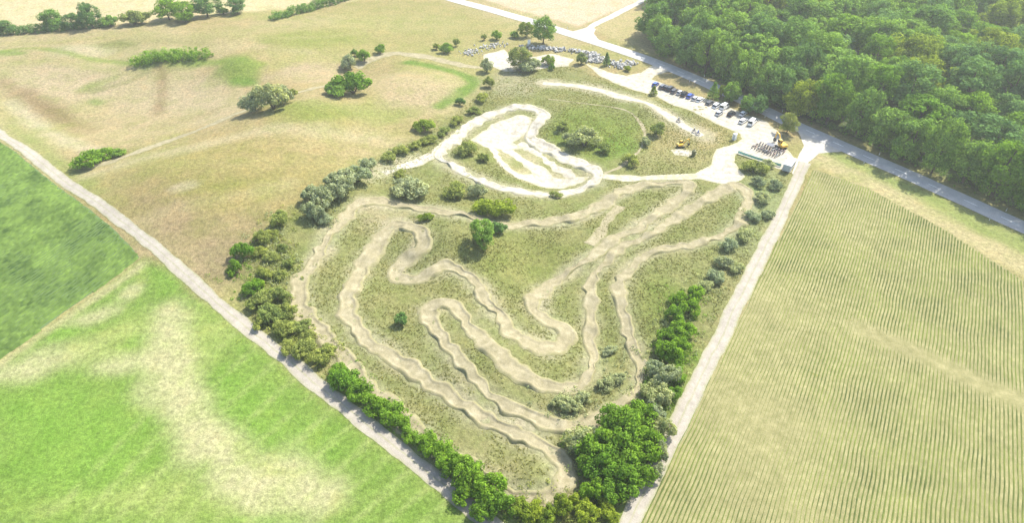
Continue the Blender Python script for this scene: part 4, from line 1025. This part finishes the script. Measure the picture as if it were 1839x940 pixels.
# riders on the start straight
def skin(name, pts, edges, rad, mat, parent):
    me = bpy.data.meshes.new(name); me.from_pydata(pts, edges, []); me.materials.append(mat); o = link(name, me, parent)
    o.modifiers.new('skin', 'SKIN'); 
    for v, r in zip(me.skin_vertices[0].data, rad): v.radius = (r, r)
    me.skin_vertices[0].data[0].use_root = True
    o.modifiers.new('sub', 'SUBSURF').levels = 1; o.modifiers['sub'].render_levels = 1
    return o
def make_rider(kit):
    t = thing('person', 'rider', 'person')
    P = [(-.15, 0, 1.02), (-.05, 0, 1.25), (.05, 0, 1.5), (.1, 0, 1.6), (.14, 0, 1.7), (.16, 0, 1.78)]
    E = [(0, 1), (1, 2), (2, 3), (3, 4), (4, 5)]; Rr = [.17, .15, .17, .07, .1, .1]
    for s in (-1, 1):
        b = len(P); P += [(.04, s * .2, 1.48), (.16, s * .38, 1.28), (.36, s * .36, 1.14)]; E += [(2, b), (b, b + 1), (b + 1, b + 2)]; Rr += [.075, .055, .045]
        b = len(P); P += [(-.12, s * .13, .98), (.28, s * .24, .86), (-.02, s * .24, .44), (.12, s * .24, .38)]; E += [(0, b), (b, b + 1), (b + 1, b + 2), (b + 2, b + 3)]; Rr += [.11, .085, .06, .05]
    skin('body', P, E, Rr, kit, t)
    bm = bmesh.new(); bmesh.ops.create_uvsphere(bm, u_segments=12, v_segments=8, radius=.155, matrix=Matrix.Translation((.16, 0, 1.76)) @ Matrix.Diagonal((1.15, .95, 1.05, 1)))
    box(bm, (.34, 0, 1.86), (.16, .2, .03)); h = bm_obj('helmet', bm, PAINT['white'], t, True)
    bm = bmesh.new(); box(bm, (.31, 0, 1.77), (.06, .18, .08), bev=.02); bm_obj('goggles', bm, M['glass'], h)
    for s in (-1, 1):
        bm = bmesh.new(); box(bm, (.38, s * .36, 1.13), (.09, .1, .07), bev=.02)
        for f in range(4): cyl(bm, (.42, s * (.33 + .022 * f), 1.14), (.44, s * (.33 + .022 * f), 1.09), .011, n=5)
        cyl(bm, (.36, s * .31, 1.13), (.41, s * .3, 1.1), .012, n=5)
        bm_obj('glove', bm, M['black'], t)
    return t
ga, gb = at(1140, 180), at(1262, 244)
gyaw = math.atan2(ga.y - gb.y, ga.x - gb.x)
for px, py, kit, cn in ((1218, 219, PAINT['grey'], 'dark grey'), (1246, 238, PAINT['black'], 'black'), (1253, 242, PAINT['blue'], 'blue')):
    p = at(px, py); p.z += .06
    put_bike(p, gyaw, 'white', PAINT['white'], 'white motorbike under the rider in ' + cn + ' on the start straight')
    o = make_rider(kit); o.location = p; o.rotation_euler = (math.radians(6), 0, gyaw)
    tag(o, 'rider in ' + cn + ' clothing and white helmet astride a motorbike on the start straight', 'person', 'riders on the start straight')
# reflector posts along the road
rp0 = None; k = 0
RPn = spline(wpts(ROAD), 1.0)
for i in range(10, len(RPn) - 10, 40):
    tx = RPn[i + 1] - RPn[i - 1]; tx /= np.linalg.norm(tx)
    for s in (-1, 1):
        q = RPn[i] + np.array([-tx[1], tx[0]]) * s * 4.6
        sx, sy = screen(q, 0.5)
        if not (0 < sx < W and 0 < sy < H): continue
        if rp0 is None:
            rp0 = thing('reflector_post', 'x', 'post'); bm = bmesh.new(); box(bm, (0, 0, .45), (.12, .14, 1.1)); bm_obj('post', bm, PAINT['white'], rp0)
            bm = bmesh.new(); box(bm, (0, 0, .82), (.13, .15, .2)); bm_obj('band', bm, M['black'], rp0); o = rp0
        else: o = copy_tree(rp0)
        o.location = (q[0], q[1], h1(*q)); o.rotation_euler.z = math.atan2(tx[1], tx[0]); k += 1
        tag(o, 'white reflector post on the %s verge of the road, %s from the top' % (('field side', 'wood side')[s > 0], ORD[min(39, (k - 1) // 2)]), 'post', 'reflector posts along the road')

# ------------------------------------------------------------------ added to lift shadows and lower contrast: haze
hz = bpy.data.materials.new('thin fill veil'); hz.use_nodes = True
hn = hz.node_tree; hn.nodes.clear()
pv = hn.nodes.new('ShaderNodeVolumePrincipled'); pv.inputs['Color'].default_value = (.95, .97, .93, 1); pv.inputs['Density'].default_value = 0.00026; pv.inputs['Anisotropy'].default_value = 0.3
ho = hn.nodes.new('ShaderNodeOutputMaterial'); hn.links.new(pv.outputs[0], ho.inputs['Volume'])
bm = bmesh.new(); box(bm, (0, 0, 54), (24000, 24000, 124)); o = bm_obj('fill_haze', bm, hz); o['kind'] = 'stuff'
